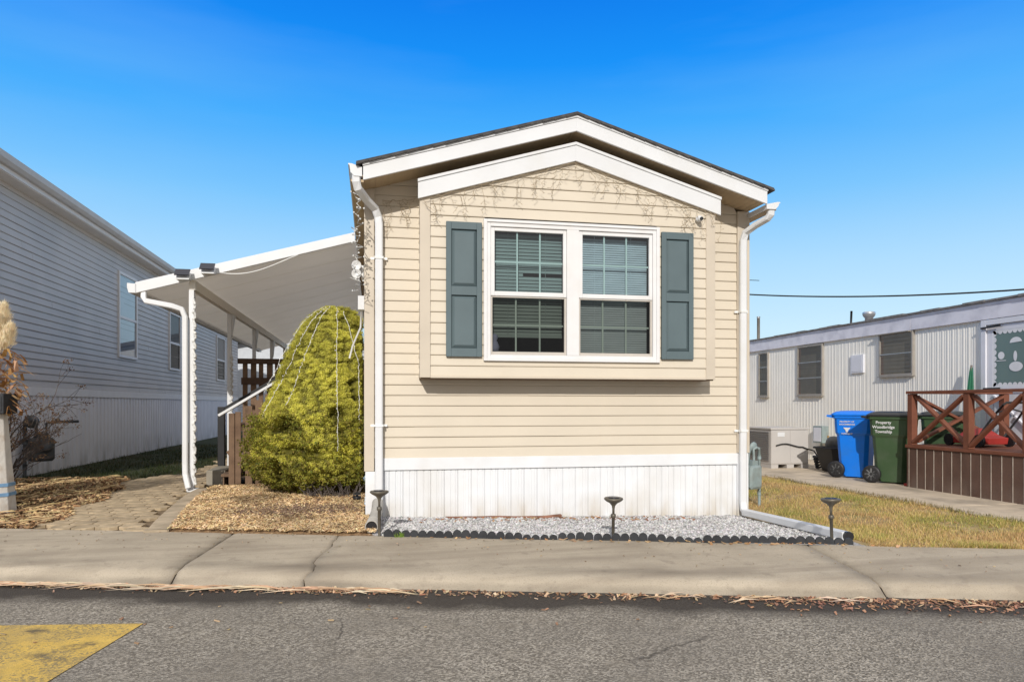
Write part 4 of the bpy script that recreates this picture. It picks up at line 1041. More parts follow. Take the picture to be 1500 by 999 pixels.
while cnt < 96000:
    z = R.uniform(.12, 2.41)
    if R.random() > prad(z)/.95 + .12: continue
    a = R.uniform(0, 2*math.pi)
    if math.sin(a) > .5 and R.random() < .8: continue
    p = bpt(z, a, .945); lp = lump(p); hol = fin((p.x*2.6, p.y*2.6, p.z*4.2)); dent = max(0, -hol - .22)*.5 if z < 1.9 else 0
    if lp < .25 and R.random() < .75: continue
    if dent > .04 and R.random() < .7: continue
    o_ = V((math.cos(a), math.sin(a), .2 + .5*max(0, z-1.4))).normalized()
    c = p + V((math.cos(a), math.sin(a), .15))*(.050*lp - .03 - dent + abs(R.gauss(0, .017)))
    k = (.50 + .52*lp)*(.88 + .3*fin((c.x*3, c.y*3, c.z*3)))*max(.5, min(1, (z+.35)/.9))*max(.35, 1 - dent*5)  # leaf colour also darkened for shade between lumps and low down
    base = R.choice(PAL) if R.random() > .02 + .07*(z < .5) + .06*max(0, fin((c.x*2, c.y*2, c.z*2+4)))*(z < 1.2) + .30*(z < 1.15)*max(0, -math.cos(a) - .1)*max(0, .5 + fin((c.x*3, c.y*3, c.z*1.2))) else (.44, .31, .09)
    if c.x > -.09: continue
    leafquad(lf, c, o_*1.1 + V((R.gauss(0,.55), R.gauss(0,.55), R.gauss(0,.55)+.25)), R.uniform(.010, .019), jit(tuple(v*k for v in base), .15)); cnt += 1
# loose feathery twigs on the left and lower side
for _ in range(420):
    z = R.uniform(.10, 1.0); a = R.uniform(math.pi*.80, math.pi*1.75); c = bpt(z, a, 1.0); o_ = V((math.cos(a), math.sin(a), R.uniform(.1, .9))).normalized()
    tip = c + o_*R.uniform(.05, .15); k = R.uniform(.4, .95)
    for q in range(13):
        p = c + (tip-c)*(q/12) + V((R.gauss(0,.012), R.gauss(0,.012), R.gauss(0,.012)))
        leafquad(lf, p, V((R.gauss(0,1), R.gauss(0,1), R.gauss(0,1))), R.uniform(.02, .038), jit(tuple(v*k for v in R.choice([(.30,.29,.035),(.24,.26,.04),(.33,.27,.06)])), .2))
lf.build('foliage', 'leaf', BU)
tk = MB()
for i in range(7):
    a = i*.9; tk.tube([(BC[0] + .25*math.cos(a), BC[1] - .1 + .3*math.sin(a), -.03), (BC[0] + .42*math.cos(a), BC[1] - .1 + .5*math.sin(a), .35)], [.03, .018], 7)
tk.build('trunk', 'bark', BU)
for lab, a0, a1, z1, z0 in (('string of white lights nearest the home wall reaching down to the mulch', 5.05, 5.55, 2.30, .12), ('white light string down the right middle of the clipped evergreen', 4.80, 4.92, 2.36, .62), ('white light string down the left middle of the clipped evergreen', 4.35, 4.18, 2.37, 1.15), ('white light string second from the left edge of the clipped evergreen', 4.15, 3.82, 2.36, 1.0), ('white light string along the left outline of the clipped evergreen', 3.7, 3.35, 2.37, 1.3)):
    pts = []
    for i in range(60):
        f = i/59; z = z1 + (z0-z1)*f; a = a0 + (a1-a0)*f**.7; p = bpt(max(z, .3), a, 1.055); pts.append(V((p.x + R.gauss(0, .004), p.y - .01, z)))
    if z0 < .2: pts += [V((pts[-1].x, pts[-1].y - .10, .10)), V((pts[-1].x+.01, pts[-1].y-.14, .06))]
    tag(bulbline(pts, .0026, .058, .0062).build('string_lights', 'bulb'), lab, 'string lights')
mb = MB(); mb.lathe([(0,0),(.035,0),(.045,.03),(.045,.05),(.012,.055),(.010,.10),(0,.10)], (-.17, 8.30, .06), 12); mb.box(-.20,-.13, 8.24,8.31,.13,.15)
tag(mb.build('light_timer', 'black'), 'small dark stake timer at the foot of the light string by the wall', 'timer')
# dead twigs at the foot of the shrub
mb = MB()
for _ in range(110):
    p = V((R.uniform(-.75, -.16), R.uniform(8.50, 8.75), R.uniform(.03, .1))); q = p + V((R.gauss(0, .09), R.gauss(0, .07), R.uniform(.04, .22))); mb.tube([p, (p+q)/2 + V((R.gauss(0,.02), 0, .01)), q], [.005, .004, .002], 4, False)
tag(mb.build('dead_twigs', 'twig'), 'tangle of dead grey twigs at the foot of the clipped evergreen', 'twigs', kind='stuff')

# ------------------------------------------------------------------ grey home on the left
G = thing('mobile_home', (-7.6, 10, 0), 'long grey lap sided home in shade with white skirting left of the carport', 'mobile home')
GX, G0, G1 = -5.45, 9.3, 31.0
mb = MB()
laps(mb, (GX-.014, 0, 0), (0,1,0), (1,0,0), 1.44, 4.56, .1155, lambda z, m: [(G0, (G0+G1)/2), ((G0+G1)/2, G1)], .016)
mb.add([(GX, G0, 1.44), (GX-3.9, G0, 1.44), (GX-3.9, G0, 4.56), (GX-1.95, G0, 5.2), (GX, G0, 4.56)], [(0,1,2,3,4)])
mb.add([(GX, G1, 1.44), (GX-3.9, G1, 1.44), (GX-3.9, G1, 4.56), (GX-1.95, G1, 5.2), (GX, G1, 4.56)], [(4,3,2,1,0)])
mb.build('siding_wall', 'greysiding', G)
mb = MB(); mb.box(GX-.1, GX+.014, G0, G1, 1.30, 1.442); mb.box(GX-.1, GX+.03, G0-.02, G0+.1, 0, 4.56); mb.build('skirting_band', 'greytrim', G)
mb = MB(); ribs(mb, (GX-.012, G0, 0), (0,1,0), (1,0,0), -.03, 1.30, G1-G0, .20, .014); mb.add([(GX-3.9, G0+.01, -.03), (GX, G0+.01, -.03), (GX, G0+.01, 1.44), (GX-3.9, G0+.01, 1.44)], [(0,1,2,3)]); mb.build('skirting_panel', 'greyskirt', G)
mb = MB(); mb.box(GX-.4, GX+.22, G0-.2, G1, 4.52, 4.56); mb.box(GX+.20, GX+.24, G0-.2, G1, 4.53, 4.67); mb.build('eave', 'greytrim', G)
mb = MB(); pr = [(GX+.24, 4.60), (GX+.30, 4.60), (GX+.345, 4.65), (GX+.36, 4.735), (GX+.24, 4.70)]
mb.prism(pr, 1, G0-.2, G1); mb.build('gutter', 'gutter2', G)
mb = MB(); mb.prism([(GX+.27, 4.69), (GX-1.95, 5.40), (GX-4.2, 4.69), (GX-4.2, 4.66), (GX-1.95, 5.36), (GX+.27, 4.66)], 1, G0-.25, G1+.1); mb.build('roof', 'shingle', G)
for y0, y1, z0, z1 in ((16.94, 18.05, 2.25, 4.02), (20.9, 21.9, 2.16, 3.64), (26.9, 28.2, 2.06, 3.55)):
    f_ = MB(); x0, x1 = GX-.03, GX+.035
    for a, b, c, e in ((y0-.06, y0, z0-.06, z1+.06), (y1, y1+.06, z0-.06, z1+.06), (y0, y1, z0-.06, z0), (y0, y1, z1, z1+.06)): f_.box(x0, x1, a, b, c, e)
    zm = z0 + (z1-z0)*.47
    f_.box(x0, x1-.008, y0, y1, zm-.03, zm+.03)
    wn = f_.build('window', 'greytrim', G, .004)
    p = MB(); p.add([(GX+.012, y0, zm), (GX+.012, y1, zm), (GX+.012, y1, z1), (GX+.012, y0, z1)], [(0,1,2,3)]); p.build('pane', 'mirror' if y0 < 17 else 'darkglass', wn)
    p = MB(); p.add([(GX+.008, y0, z0), (GX+.008, y1, z0), (GX+.008, y1, zm), (GX+.008, y0, zm)], [(0,1,2,3)]); p.build('pane', 'mirror' if y0 < 17 else 'darkglass', wn)
    p = MB(); p.add([(GX+.003, y0, z0), (GX+.003, y1, z0), (GX+.003, y1, z1 if y0 > 19 else zm), (GX+.003, y0, z1 if y0 > 19 else zm)], [(0,1,2,3)])
    if y0 < 17: p = MB(); p.add([(GX+.003, y0, z0), (GX+.003, y1, z0), (GX+.003, y1, z1), (GX+.003, y0, z1)], [(0,1,2,3)]); p.build('window_shade', 'greytrim', wn)
    else:
        p.build('window_backing', 'dark', wn)
        q = MB(); q.add([(GX+.006, y0, zm+.02), (GX+.006, y1, zm+.02), (GX+.006, y1, z1), (GX+.006, y0, z1)], [(0,1,2,3)]); q.build('window_shade', 'greytrim', wn)
def gas_meter(lab, base, m, k=1., rz=0, mat2=None):
    t = thing('gas_meter', base, lab, 'gas meter', rz=rz, local=True)
    mb = MB(); c = .03
    def oct_(x0, x1, z0, z1, y, i): return [(x0+c+i, y, z0+i), (x1-c-i, y, z0+i), (x1-i, y, z0+c+i), (x1-i, y, z1-c-i), (x1-c-i, y, z1-i), (x0+c+i, y, z1-i), (x0+i, y, z1-c-i), (x0+i, y, z0+c+i)]
    mb.loft([oct_(-.13, .13, .20, .50, y, i) for y, i in ((-.09, .03), (-.07, 0), (.07, 0), (.09, .03))]); mb.build('meter_body', m, t)
    mb = MB(); mb.lathe([(0,0),(.06,0),(.065,.015),(.06,.03),(0,.03)], (.03, -.085, .38), 16, Matrix.Rotation(rad(90), 3, 'X')); mb.box(-.06, .06, -.08, .06, .50, .56); mb.build('dial', m if not mat2 else mat2, t)
    mb = MB(); px = -.17
    mb.tube([(px, 0, -.04), (px, 0, .35), (px, 0, .72)], .020, 8)
    for z, r in ((.14, .026), (.33, .030), (.45, .032), (.60, .028)): mb.tube([(px, 0, z-.03), (px, 0, z+.03)], r, 8)
    mb.tube([(px, 0, .70), (px+.06, 0, .72), (px+.13, 0, .70), (-.05, 0, .62), (-.05, 0, .54)], .018, 8)
    mb.tube([(.06, 0, .52), (.06, 0, .68), (.14, 0, .70), (.42, .0, .70)], .018, 8); mb.box(.16, .20, -.03, .03, .68, .74)
    mb.build('gas_pipe', m, t)
    mb = MB(); mb.lathe([(0,0),(.055,0),(.085,.02),(.085,.035),(.055,.055),(.02,.07),(.02,.10),(0,.10)], (px+.05, -.045, .70), 16, Matrix.Rotation(rad(75), 3, 'X')); mb.build('regulator', m, t)
    return t
gm_ = gas_meter('dark gas meter with pipes before the skirting of the grey home', (-5.2, 12.6, .0), 'meterdark', rz=rad(40)); gm_.scale = (1.3, 1.3, 1.25)
t = gas_meter('grey green gas meter on a pipe at the right corner of the beige home', (4.50, 7.86, -.05), 'meter', rz=rad(200)); t.scale = (.80, .9, .95)

# ------------------------------------------------------------------ far home seen under the carport, cable, pole
F = thing('mobile_home', (-3, 36, 0), 'far pale home seen beneath the carport roof', 'mobile home')
mb = MB(); laps(mb, (0, 36, 0), (1,0,0), (0,-1,0), -.02, 3.3, .15, lambda z, m: [(-10, -4), (-4, 3)]); mb.prism([(-10, 3.3), (3, 3.3), (-3.5, 4.6)], 1, 36.01, 46); mb.box(-10, 3, 36.03, 46, -.02, 3.3); mb.build('siding_wall', 'eifs', F)
mb = MB(); mb.prism([(-10.3, 3.25), (-3.5, 4.62), (3.3, 3.25), (3.3, 3.4), (-3.5, 4.78), (-10.3, 3.4)], 1, 35.6, 46.2); mb.build('roof', 'shingle', F)
for x in (-4.4, -1.2):
    mb = MB(); ring(mb, x-.5, x+.5, 1.4, 2.6, .08, .08, .08, .08, 35.93, 36); q = mb.build('window', 'white', F)
    mb = MB(); mb.add([(x-.45, 35.97, 1.45), (x+.45, 35.97, 1.45), (x+.45, 35.97, 2.55), (x-.45, 35.97, 2.55)], [(0,1,2,3)]); mb.build('pane', 'mirror', q)
def pix(x, y, D):                                     # point at depth D (world Y) on the line of sight of photo pixel (x, y)
    tt = math.tan(TH); r = (x-750)/1040; c_, s_ = math.cos(TH), math.sin(TH)
    dx, dy, dz = s_ + r*c_, c_ - r*s_, (592-y)/1040
    return V((dx*D/dy, D, CZ + dz*D/dy))
a, b = pix(1000, 424, 30), pix(1600, 416, 17)
mb = MB(); pts = []
for i in range(33):
    f = -.3 + 1.6*i/32; p = a + (b-a)*f; p.z -= .35*(1 - (2*f-1)**2) if 0 <= f <= 1 else 0; pts.append(p)
mb.tube(pts, .028, 6); tag(mb.build('overhead_cable', 'cable'), 'black overhead cable crossing the sky above the cream home', 'cable')
a, b = pix(1030, 408, 45), pix(1112, 411, 60)
mb = MB(); mb.tube([a, b], .03, 5); tag(mb.build('overhead_cable', 'cable'), 'thin second cable end showing beside the right gutter of the beige home', 'cable')
p = pix(1111, 466, 24); PO = thing('vent_pole', (p.x, p.y, 0), 'thin grey pole rising behind the far end of the cream home', 'pole')
mb = MB(); mb.tube([(p.x, p.y, -.03), (p.x, p.y, p.z)], .055, 8); mb.build('pole', 'ally', PO)
mb = MB(); mb.tube([(p.x, p.y, p.z), (p.x, p.y, p.z+.05)], .065, 8); mb.build('pole_cap', 'silver', PO)

# ------------------------------------------------------------------ dry grass, post and bare shrub at the left edge
PX, PY = -4.42, 8.5
PG = thing('pampas_grass', (PX, PY, 0), 'dry brown pampas grass with fluffy cream plumes behind the whitewashed post', 'pampas grass')
mb = MB()
def strip(mb, pts, w0, colr):
    mb.cc = colr; vs = []
    for i, p in enumerate(pts):
        f = i/(len(pts)-1); dd = (pts[min(i+1, len(pts)-1)] - pts[max(0, i-1)]).normalized(); sd = dd.cross(V((R.gauss(0,.2), R.gauss(0,.2), 1))).normalized() if abs(dd.z) < .95 else V((1,0,0))
        ww = w0*(1 - f*.85); vs += [p - sd*ww, p + sd*ww]
    mb.add(vs, [(2*i, 2*i+1, 2*i+3, 2*i+2) for i in range(len(pts)-1)])
for _ in range(1300):
    a = R.uniform(0, 6.283); H_ = R.uniform(.8, 1.95); sp = R.uniform(.1, .68); dr = R.uniform(.0, .5)
    p0 = V((PX + R.gauss(-.1, .15), PY + R.gauss(0, .14), 0)); pts = []
    for i in range(7):
        f = i/6; pts.append(p0 + V((math.cos(a)*sp*f**1.6, math.sin(a)*sp*f**1.6, H_*f - dr*H_*f**3*.7)))
    strip(mb, pts, R.uniform(.005, .012), jit(R.choice([(.42,.25,.09), (.35,.18,.06), (.50,.33,.15), (.28,.15,.06), (.50,.36,.19)]), .25))
for _ in range(150):                                  # curled dead leaves near the front
    c = V((PX + R.uniform(.35, .74), PY + R.uniform(-.3, .1), R.uniform(1.1, 1.75))); a = R.uniform(0, 6.28); s_ = R.uniform(.03, .10)
    strip(mb, [c + V((math.cos(a)*s_*(i-2), math.sin(a)*s_*(i-2)*.6, -.02*(i-2)**2 + R.gauss(0, .01))) for i in range(5)], R.uniform(.012, .028), jit(R.choice([(.48,.27,.10), (.36,.19,.07), (.55,.34,.20)]), .25))
mb.build('leaves', 'straw', PG)
for bx, by, bz, ln, tl in ((PX+.60, PY-.16, 1.74, .24, .40), (PX+.52, PY-.05, 1.93, .28, .25), (PX+.50, PY-.2, 1.83, .25, .3), (PX+.20, PY-.1, 1.95, .4, -.2), (PX-.2, PY, 1.85, .45, -.4)):
    mb = MB()
    mb.tube([(PX, PY, .3), (PX + (bx-PX)*.6, by, bz*.7), (bx, by, bz)], .006, 5) ; n0 = len(mb.v); mb.c = [(.5, .36, .2)]*n0
    for _ in range(3000):
        f = R.random(); ax = V((bx + tl*.25*f, by, bz + ln*f)); rr = (.085*math.sin(math.pi*min(1, f*.85+.15))**.7 + .008)*(1 + .55*fin((bx*9, f*7, bz*5)) + R.gauss(0, .16))
        a = R.uniform(0, 6.28); ph = R.gauss(0, .5); q = ax + V((math.cos(a)*rr*R.random()**.4, math.sin(a)*rr*R.random()**.4, R.gauss(0, .02))); q2 = q + V((math.cos(a)*.018, math.sin(a)*.018, R.uniform(.0, .05)))
        mb.cc = jit((1.0, .96, .90), .10); sd = V((-math.sin(a), math.cos(a), 0))*.004
        mb.add([q-sd, q+sd, q2], [(0,1,2)])
    mb.build('plume', 'plume', PG)
PT = thing('post', (-3.87, 8.38, 0), 'whitewashed tapered post with blue bands and a dark box on top at the left edge', 'post')
mb = MB(); mb.loft([[(-3.87 + u*r, 8.38 + v*r, z) for u, v in ((-1,-.6),(-.6,-1),(.6,-1),(1,-.6),(1,.6),(.6,1),(-.6,1),(-1,.6))] for z, r in ((-.05, .15), (.06, .145), (.30, .13), (.62, .105), (.95, .085), (1.06, .075))]); mb.build('shaft', 'whitewash', PT, .008)
mb = MB()
for z0, z1, r in ((.20, .235, .142), (.30, .335, .135)): mb.loft([[(-3.87 + u*r, 8.38 + v*r, z) for u, v in ((-1,-.6),(-.6,-1),(.6,-1),(1,-.6),(1,.6),(.6,1),(-.6,1),(-1,.6))] for z in (z0, z1)])
mb.build('band', 'bluetape', PT)
mb = MB(); mb.box(-4.12, -3.73, 8.20, 8.50, 1.06, 1.27); mb.build('box', 'charcoal', PT, .01)
mb = MB(); mb.box(-4.10, -3.75, 8.194, 8.2, 1.09, 1.24); mb.build('box_door', 'charcoal', PT, .004)
SB = thing('bare_shrub', (-4.38, 9.3, 0), 'bare twiggy shrub with dried flower heads before the grey home', 'shrub')
br = MB(); fl = MB()
def branch(p, dd, L, r, lev):
    pts = [p]; 
    for i in range(4):
        dd = (dd + V((R.gauss(0, .16), R.gauss(0, .16), R.gauss(.03, .1)))).normalized(); p = p + dd*L/4; pts.append(p)
    br.tube(pts, [r*(1-.13*i) for i in range(5)], 5, False)
    if lev < 3:
        for _ in range(R.choice((2, 3, 3))): branch(pts[R.choice((2, 3, 4))], (dd + V((R.gauss(.12, .45), R.gauss(0, .45), R.gauss(.05, .3)))).normalized(), L*R.uniform(.5, .75), r*.58, lev+1)
    elif R.random() < .62:
        for _ in range(16):
            q = p + V((R.gauss(0, .028), R.gauss(0, .028), R.gauss(0, .016)))
            leafquad(fl, q, V((R.gauss(0,1), R.gauss(0,1), R.gauss(0,1))), R.uniform(.012, .03), jit(R.choice([(.22,.13,.075), (.30,.20,.11), (.15,.09,.06)]), .25))
for i in range(10):
    branch(V((-4.38 + R.gauss(0, .06), 9.3 + R.gauss(0, .06), -.02)), V((R.uniform(-.1, .52), R.uniform(-.3, .3), 1)).normalized(), R.uniform(.6, .85), R.uniform(.010, .017), 0)
br.build('branches', 'twig', SB); fl.build('flower_heads', 'straw', SB)

# ------------------------------------------------------------------ cream home on the right
K = thing('mobile_home', (10.9, 12, 0), 'cream corrugated metal home with a pale fascia behind the bins', 'mobile home')
KX, K0, K1 = 9.0, 4.5, 22
mb = MB(); ribs(mb, (KX, K1, 0), (0,-1,0), (-1,0,0), -.02, 2.43, K1-K0, .1035, .005, ((0,0),(.12,1),(.36,1),(.48,0),(.60,.0),(.66,.45),(.80,.45),(.86,0)))
mb.box(KX+.02, KX+3.6, K0, K1, -.02, 2.6); mb.build('corrugated_wall', 'cream', K)
mb = MB(); y = K0-.1
while y < K1:
    y1 = min(y + 3.05, K1+.1); mb.box(KX-.05, KX+.05, y, y1-.008, 2.415, 2.672); y = y1
mb.box(KX-.058, KX-.051, K0, K1, 2.62, 2.668)
mb.build('fascia', 'lav', K, .003)
mb = MB(); mb.prism([(KX-.07, 2.676), (KX+1.8, 2.86), (KX+3.7, 2.676), (KX+3.7, 2.66), (KX-.07, 2.674)], 1, K0-.1, K1+.1)
y = K0
while y < K1:                                          # ragged edge of the roofing
    dl = R.uniform(.12, .5); mb.box(KX-.085 - R.uniform(0, .012), KX+.3, y, y+dl, 2.675 - R.uniform(0, .006), 2.70 + R.uniform(-.006, .012)); y += dl
mb.build('roof', 'oldroof', K)
vp = MB(); vp.lathe([(.075, 0), (.075, .16), (.085, .165), (.11, .20), (.12, .235), (.12, .26), (.10, .275), (0, .28)], (9.6, 12.36, 2.70), 16); vp.build('roof_vent', 'silver', K)
vp = MB(); vp.tube([(9.6, 12.9, 2.7), (9.6, 12.88, 3.06)], .022, 6); vp.build('roof_pipe', 'black', K)
def rwin(y0, y1, z0, z1, nb, opn):
    f_ = MB(); x0, x1 = KX-.045, KX+.02; t_ = .035
    for a, b, c, e in ((y0, y0+t_, z0, z1), (y1-t_, y1, z0, z1), (y0+t_, y1-t_, z0, z0+t_), (y0+t_, y1-t_, z1-t_, z1)): f_.box(x0, x1, a, b, c, e)
    f_.box(x0-.02, x1, y0-.01, y1+.01, z0-.02, z0-.001)
    wn = f_.build('window', 'ally', K, .003)
    p = MB(); p.add([(KX-.016, y0+.02, z0+.02), (KX-.016, y1-.02, z0+.02), (KX-.016, y1-.02, z1-.02), (KX-.016, y0+.02, z1-.02)], [(0,1,2,3)]); p.build('window_backing', 'dark', wn)
    p = MB(); ya = y0 + (y1-y0)*.26; p.add([(KX-.019, ya, z0+.03), (KX-.019, y1-.12*(y1-y0), z0+.03), (KX-.019, y1-.12*(y1-y0), z1-.2), (KX-.019, ya, z1-.2)], [(0,1,2,3)]); p.build('curtain', 'curtain', wn)
    if y1 - y0 > .5:
        p = MB(); yc = y1 - .13*(y1-y0); p.add([(KX-.0185, yc, z0+.03), (KX-.0185, y1-.03, z0+.03), (KX-.0185, y1-.03, z1-.06), (KX-.0185, yc, z1-.06)], [(0,1,2,3)]); p.build('curtain_edge', 'orange', wn)
    p = MB(); hz = (z1-z0-2*t_)/nb
    for k in range(nb):
        za = z0 + t_ + k*hz; o_ = opn if k < nb-1 else opn*.4
        p.add([(KX-.03-o_, y0+t_, za+.01), (KX-.03-o_, y1-t_, za+.01), (KX-.03, y1-t_, za+hz), (KX-.03, y0+t_, za+hz)], [(0,1,2,3)])
    p.build('pane', 'darkglass', wn)
    g = MB()
    for k in range(1, nb):
        za = z0 + t_ + k*hz; g.box(KX-.04-opn, KX-.03-opn*.5, y0+t_, y1-t_, za-.005, za+.012)
    g.build('glazing_bar', 'silver', wn)
rwin(14.94, 15.35, 1.333, 2.371, 3, .0); rwin(12.92, 13.79, 1.34, 2.395, 3, .006); rwin(10.46, 11.28, 1.656, 2.42, 2, .006)
mb = MB(); mb.box(KX-.10, KX-.01, 10.50, 11.31, 2.395, 2.41); mb.build('window_awning', 'ally', K)
mb = MB(); mb.box(KX-.035, KX+.01, 11.70, 12.06, 1.745, 2.087); q = mb.build('wall_hatch', 'door', K, .004)
mb = MB(); mb.box(KX-.04, KX-.036, 11.73, 12.03, 1.775, 2.057); mb.build('hatch_cover', 'door', q)
# door with its glazed panel
D0, D1, DZ0, DZ1 = 7.98, 9.09, .53, 2.41
mb = MB(); xf = KX-.045
for a, b, c, e in ((D1-.085, D1, DZ0, DZ1), (D0, D0+.085, DZ0, DZ1), (D0+.085, D1-.085, DZ1-.08, DZ1), (D0+.085, D1-.085, DZ0, DZ0+.035)): mb.box(xf, KX+.02, a, b, c, e)
dr = mb.build('door', 'door', K, .004)
y0, y1, z0, z1 = D0+.09, D1-.09, DZ0+.04, DZ1-.085
mb = MB(); zm = 1.42; xl = KX-.02
for a, b, c, e in ((y1-.10, y1, z0, z1), (y0, y0+.10, z0, z1), (y0+.10, y1-.10, z1-.09, z1), (y0+.10, y1-.10, z0, z0+.10), (y0+.10, y1-.10, zm-.10, zm)): mb.box(xl, KX+.015, a, b, c, e)
mb.box(xl+.012, KX+.01, y0+.1, y1-.1, z0+.1, zm-.1)
mb.bar((xl+.008, y1-.12, zm-.13), (xl+.008, y0+.12, z0+.13), .03, .06, (1,0,0)); mb.bar((xl+.008, y0+.12, zm-.13), (xl+.008, y1-.12, z0+.13), .03, .06, (1,0,0))
mb.build('door_leaf', 'door', dr, .004)
mb = MB(); mb.add([(xl+.006, y0+.1, zm), (xl+.006, y1-.1, zm), (xl+.006, y1-.1, z1-.09), (xl+.006, y0+.1, z1-.09)], [(0,1,2,3)]); mb.build('door_window', 'chalk', dr)
sn = MB(); xs_ = xl + .002; ya, yb, za, zb = y0+.1, y1-.1, zm, z1-.09
def scal(horizontal, fixed, s0, s1, sgn):
    n_ = 9; st = (s1-s0)/n_
    for k in range(n_):
        c = s0 + st*(k+.5); pts = [(math.cos(math.pi*i/8)*st*.5, math.sin(math.pi*i/8)*st*.55 + .012) for i in range(9)]
        pts = [(st*.5, 0)] + pts + [(-st*.5, 0)]
        vs = [(xs_, c+u, fixed+sgn*v) if horizontal else (xs_, fixed+sgn*v, c+u) for u, v in pts]; sn.add(vs, [tuple(range(len(vs)))])
scal(True, za, ya, yb, 1); scal(True, zb, ya, yb, -1); scal(False, ya, za, zb, 1); scal(False, yb, za, zb, -1)
def disc(cy, cz_, ry, rz_, a0=0, a1=2*math.pi): 
    vs = [(xs_-.001, cy + ry*math.cos(a0+(a1-a0)*i/20), cz_ + rz_*math.sin(a0+(a1-a0)*i/20)) for i in range(20)]; sn.add(vs, [tuple(range(20))])
cyd = 8.50; czd = (za+zb)/2
disc(cyd+.02, czd-.13, .11, .07); disc(cyd+.02, czd+.21, .10, .08, 0, math.pi); disc(cyd+.26, czd+.04, .055, .055); disc(cyd-.22, czd+.04, .055, .045); disc(cyd+.03, czd+.02, .03, .075)
sn.box(xs_-.002, xs_-.001, cyd+.18, cyd+.34, czd-.04, czd-.03); sn.build('window_decal', 'snow', dr)
mb = MB(); mb.bar((KX-.06, D1-.02, DZ1-.12), (KX-.06, D1-.35, DZ1-.105), .02, .025); mb.bar((KX-.055, D1-.06, zm-.03), (KX-.055, D1-.34, zm-.03), .02, .025); mb.build('door_closer', 'black', dr)

# porch deck
DK = thing('porch_deck', (8.1, 7.2, 0), 'brown wooden porch deck with crossed rails and board skirting at the cream home door', 'porch')
X0 = 7.30; PYS = (8.58, 7.63, 6.80, 5.85)
mb = MB(); y = 5.8
while y < 8.64:
    mb.box(X0+.012, X0+.032, y, min(y+.134, 8.645), -.02 + R.uniform(-.004, .01), .555); y += .148
x = X0 + .035
while x < 8.9: mb.box(x, min(x+.138, 8.92), 8.61, 8.63, -.02, .555); x += .148
mb.build('skirt_board', 'deckskirt', DK, .003)
mb = MB(); mb.box(X0+.034, X0+.040, 5.8, 8.60, 0, .55); mb.build('skirt_backing', 'palewood', DK)
mb = MB(); y = 5.8 + .134
while y < 8.6: mb.box(X0+.0085, X0+.0115, y, y+.009, .0, .55); y += .148  # strips on the boards standing for the pale gaps between them
mb.build('skirt_gap_line', 'palewood', DK)
mb = MB(); mb.box(X0-.005, 8.93, 5.8, 8.66, .557, .60); mb.build('deck_floor', 'redwood', DK, .004)
for q in [(X0, X0+.09, y-.045, y+.045, .602, 1.30) for y in PYS] + [(8.8, 8.89, 8.535, 8.625, .602, 1.30)]:
    mb = MB(); mb.box(*q); mb.build('rail_post', 'redwood', DK, .005)
mb = MB(); mb.box(X0-.012, X0+.102, 5.8, 8.64, 1.302, 1.34); mb.box(X0+.104, 8.93, 8.52, 8.64, 1.302, 1.34); mb.build('top_rail', 'redwood', DK, .004)
mb = MB()
for a, b in zip(PYS, PYS[1:]):
    mb.bar((X0+.03, a-.05, .64), (X0+.03, b+.05, 1.27), .035, .075, (1,0,0)); mb.bar((X0+.068, a-.05, 1.27), (X0+.068, b+.05, .64), .035, .075, (1,0,0))
mb.bar((X0+.1, 8.565, .64), (8.8, 8.565, 1.27), .035, .075, (0,1,0)); mb.bar((X0+.1, 8.603, 1.27), (8.8, 8.603, .64), .035, .075, (0,1,0))
mb.build('cross_brace', 'redwood', DK, .004)
# lawn mower and parasol on the deck
LMW = thing('lawn_mower', (7.95, 8.1, .60), 'red lawn mower with black handle standing on the porch deck', 'lawn mower')
mb = MB(); mb.loft([[(7.95 + u*a, 8.1 + v*b, z) for u, v in ((-1,-.6),(-.6,-1),(.6,-1),(1,-.6),(1,.6),(.6,1),(-.6,1),(-1,.6))] for z, a, b in ((.64, .24, .30), (.72, .25, .31), (.75, .18, .22), (.82, .11, .12), (.84, .08, .09))]); mb.build('mower_body', 'red', LMW, .006)
for u in (-.23, .23):
    for v in (-.24, .24):
        mb = MB(); mb.tube([(7.95+u-.02, 8.1+v, .685), (7.95+u+.02, 8.1+v, .685)], .082, 14); mb.build('wheel', 'black', LMW)
mb = MB()
for u in (-.2, .2): mb.tube([(7.95+u, 7.90, .74), (7.95+u, 7.68, 1.0), (7.95+u*.9, 7.55, 1.15)], .014, 6)
mb.tube([(7.77, 7.55, 1.15), (7.8, 7.53, 1.18), (8.1, 7.53, 1.18), (8.13, 7.55, 1.15)], .016, 6); mb.tube([(7.77, 7.62, 1.06), (7.95, 7.60, 1.10), (8.13, 7.62, 1.06)], .010, 6); mb.build('handle', 'black', LMW)
UM = thing('patio_umbrella', (8.86, 9.2, .6), 'closed green parasol leaning between the wall and the white door', 'umbrella')
mb = MB(); mb.tube([(8.72, 9.08, .61), (8.90, 9.20, 1.75)], .014, 8); mb.build('pole', 'ally', UM)
um = V((8.90, 9.20, 1.72)) ; ul = V((8.76, 9.10, .85))
def umb(f0, f1, m, name):
    mb = MB(); rings = []
    for i in range(9):
        f = f0 + (f1-f0)*i/8; c = um + (ul-um)*f; r = .018 + .062*f**.8
        rings.append([c + V((math.cos(2*math.pi*k/16)*r*(1 if k % 2 else .72), math.sin(2*math.pi*k/16)*r*(1 if k % 2 else .72), 0)) for k in range(16)])
    mb.loft(rings); mb.build(name, m, UM)
umb(0, .55, 'umbrella', 'canopy'); umb(.552, 1, 'lime', 'canopy_edge')

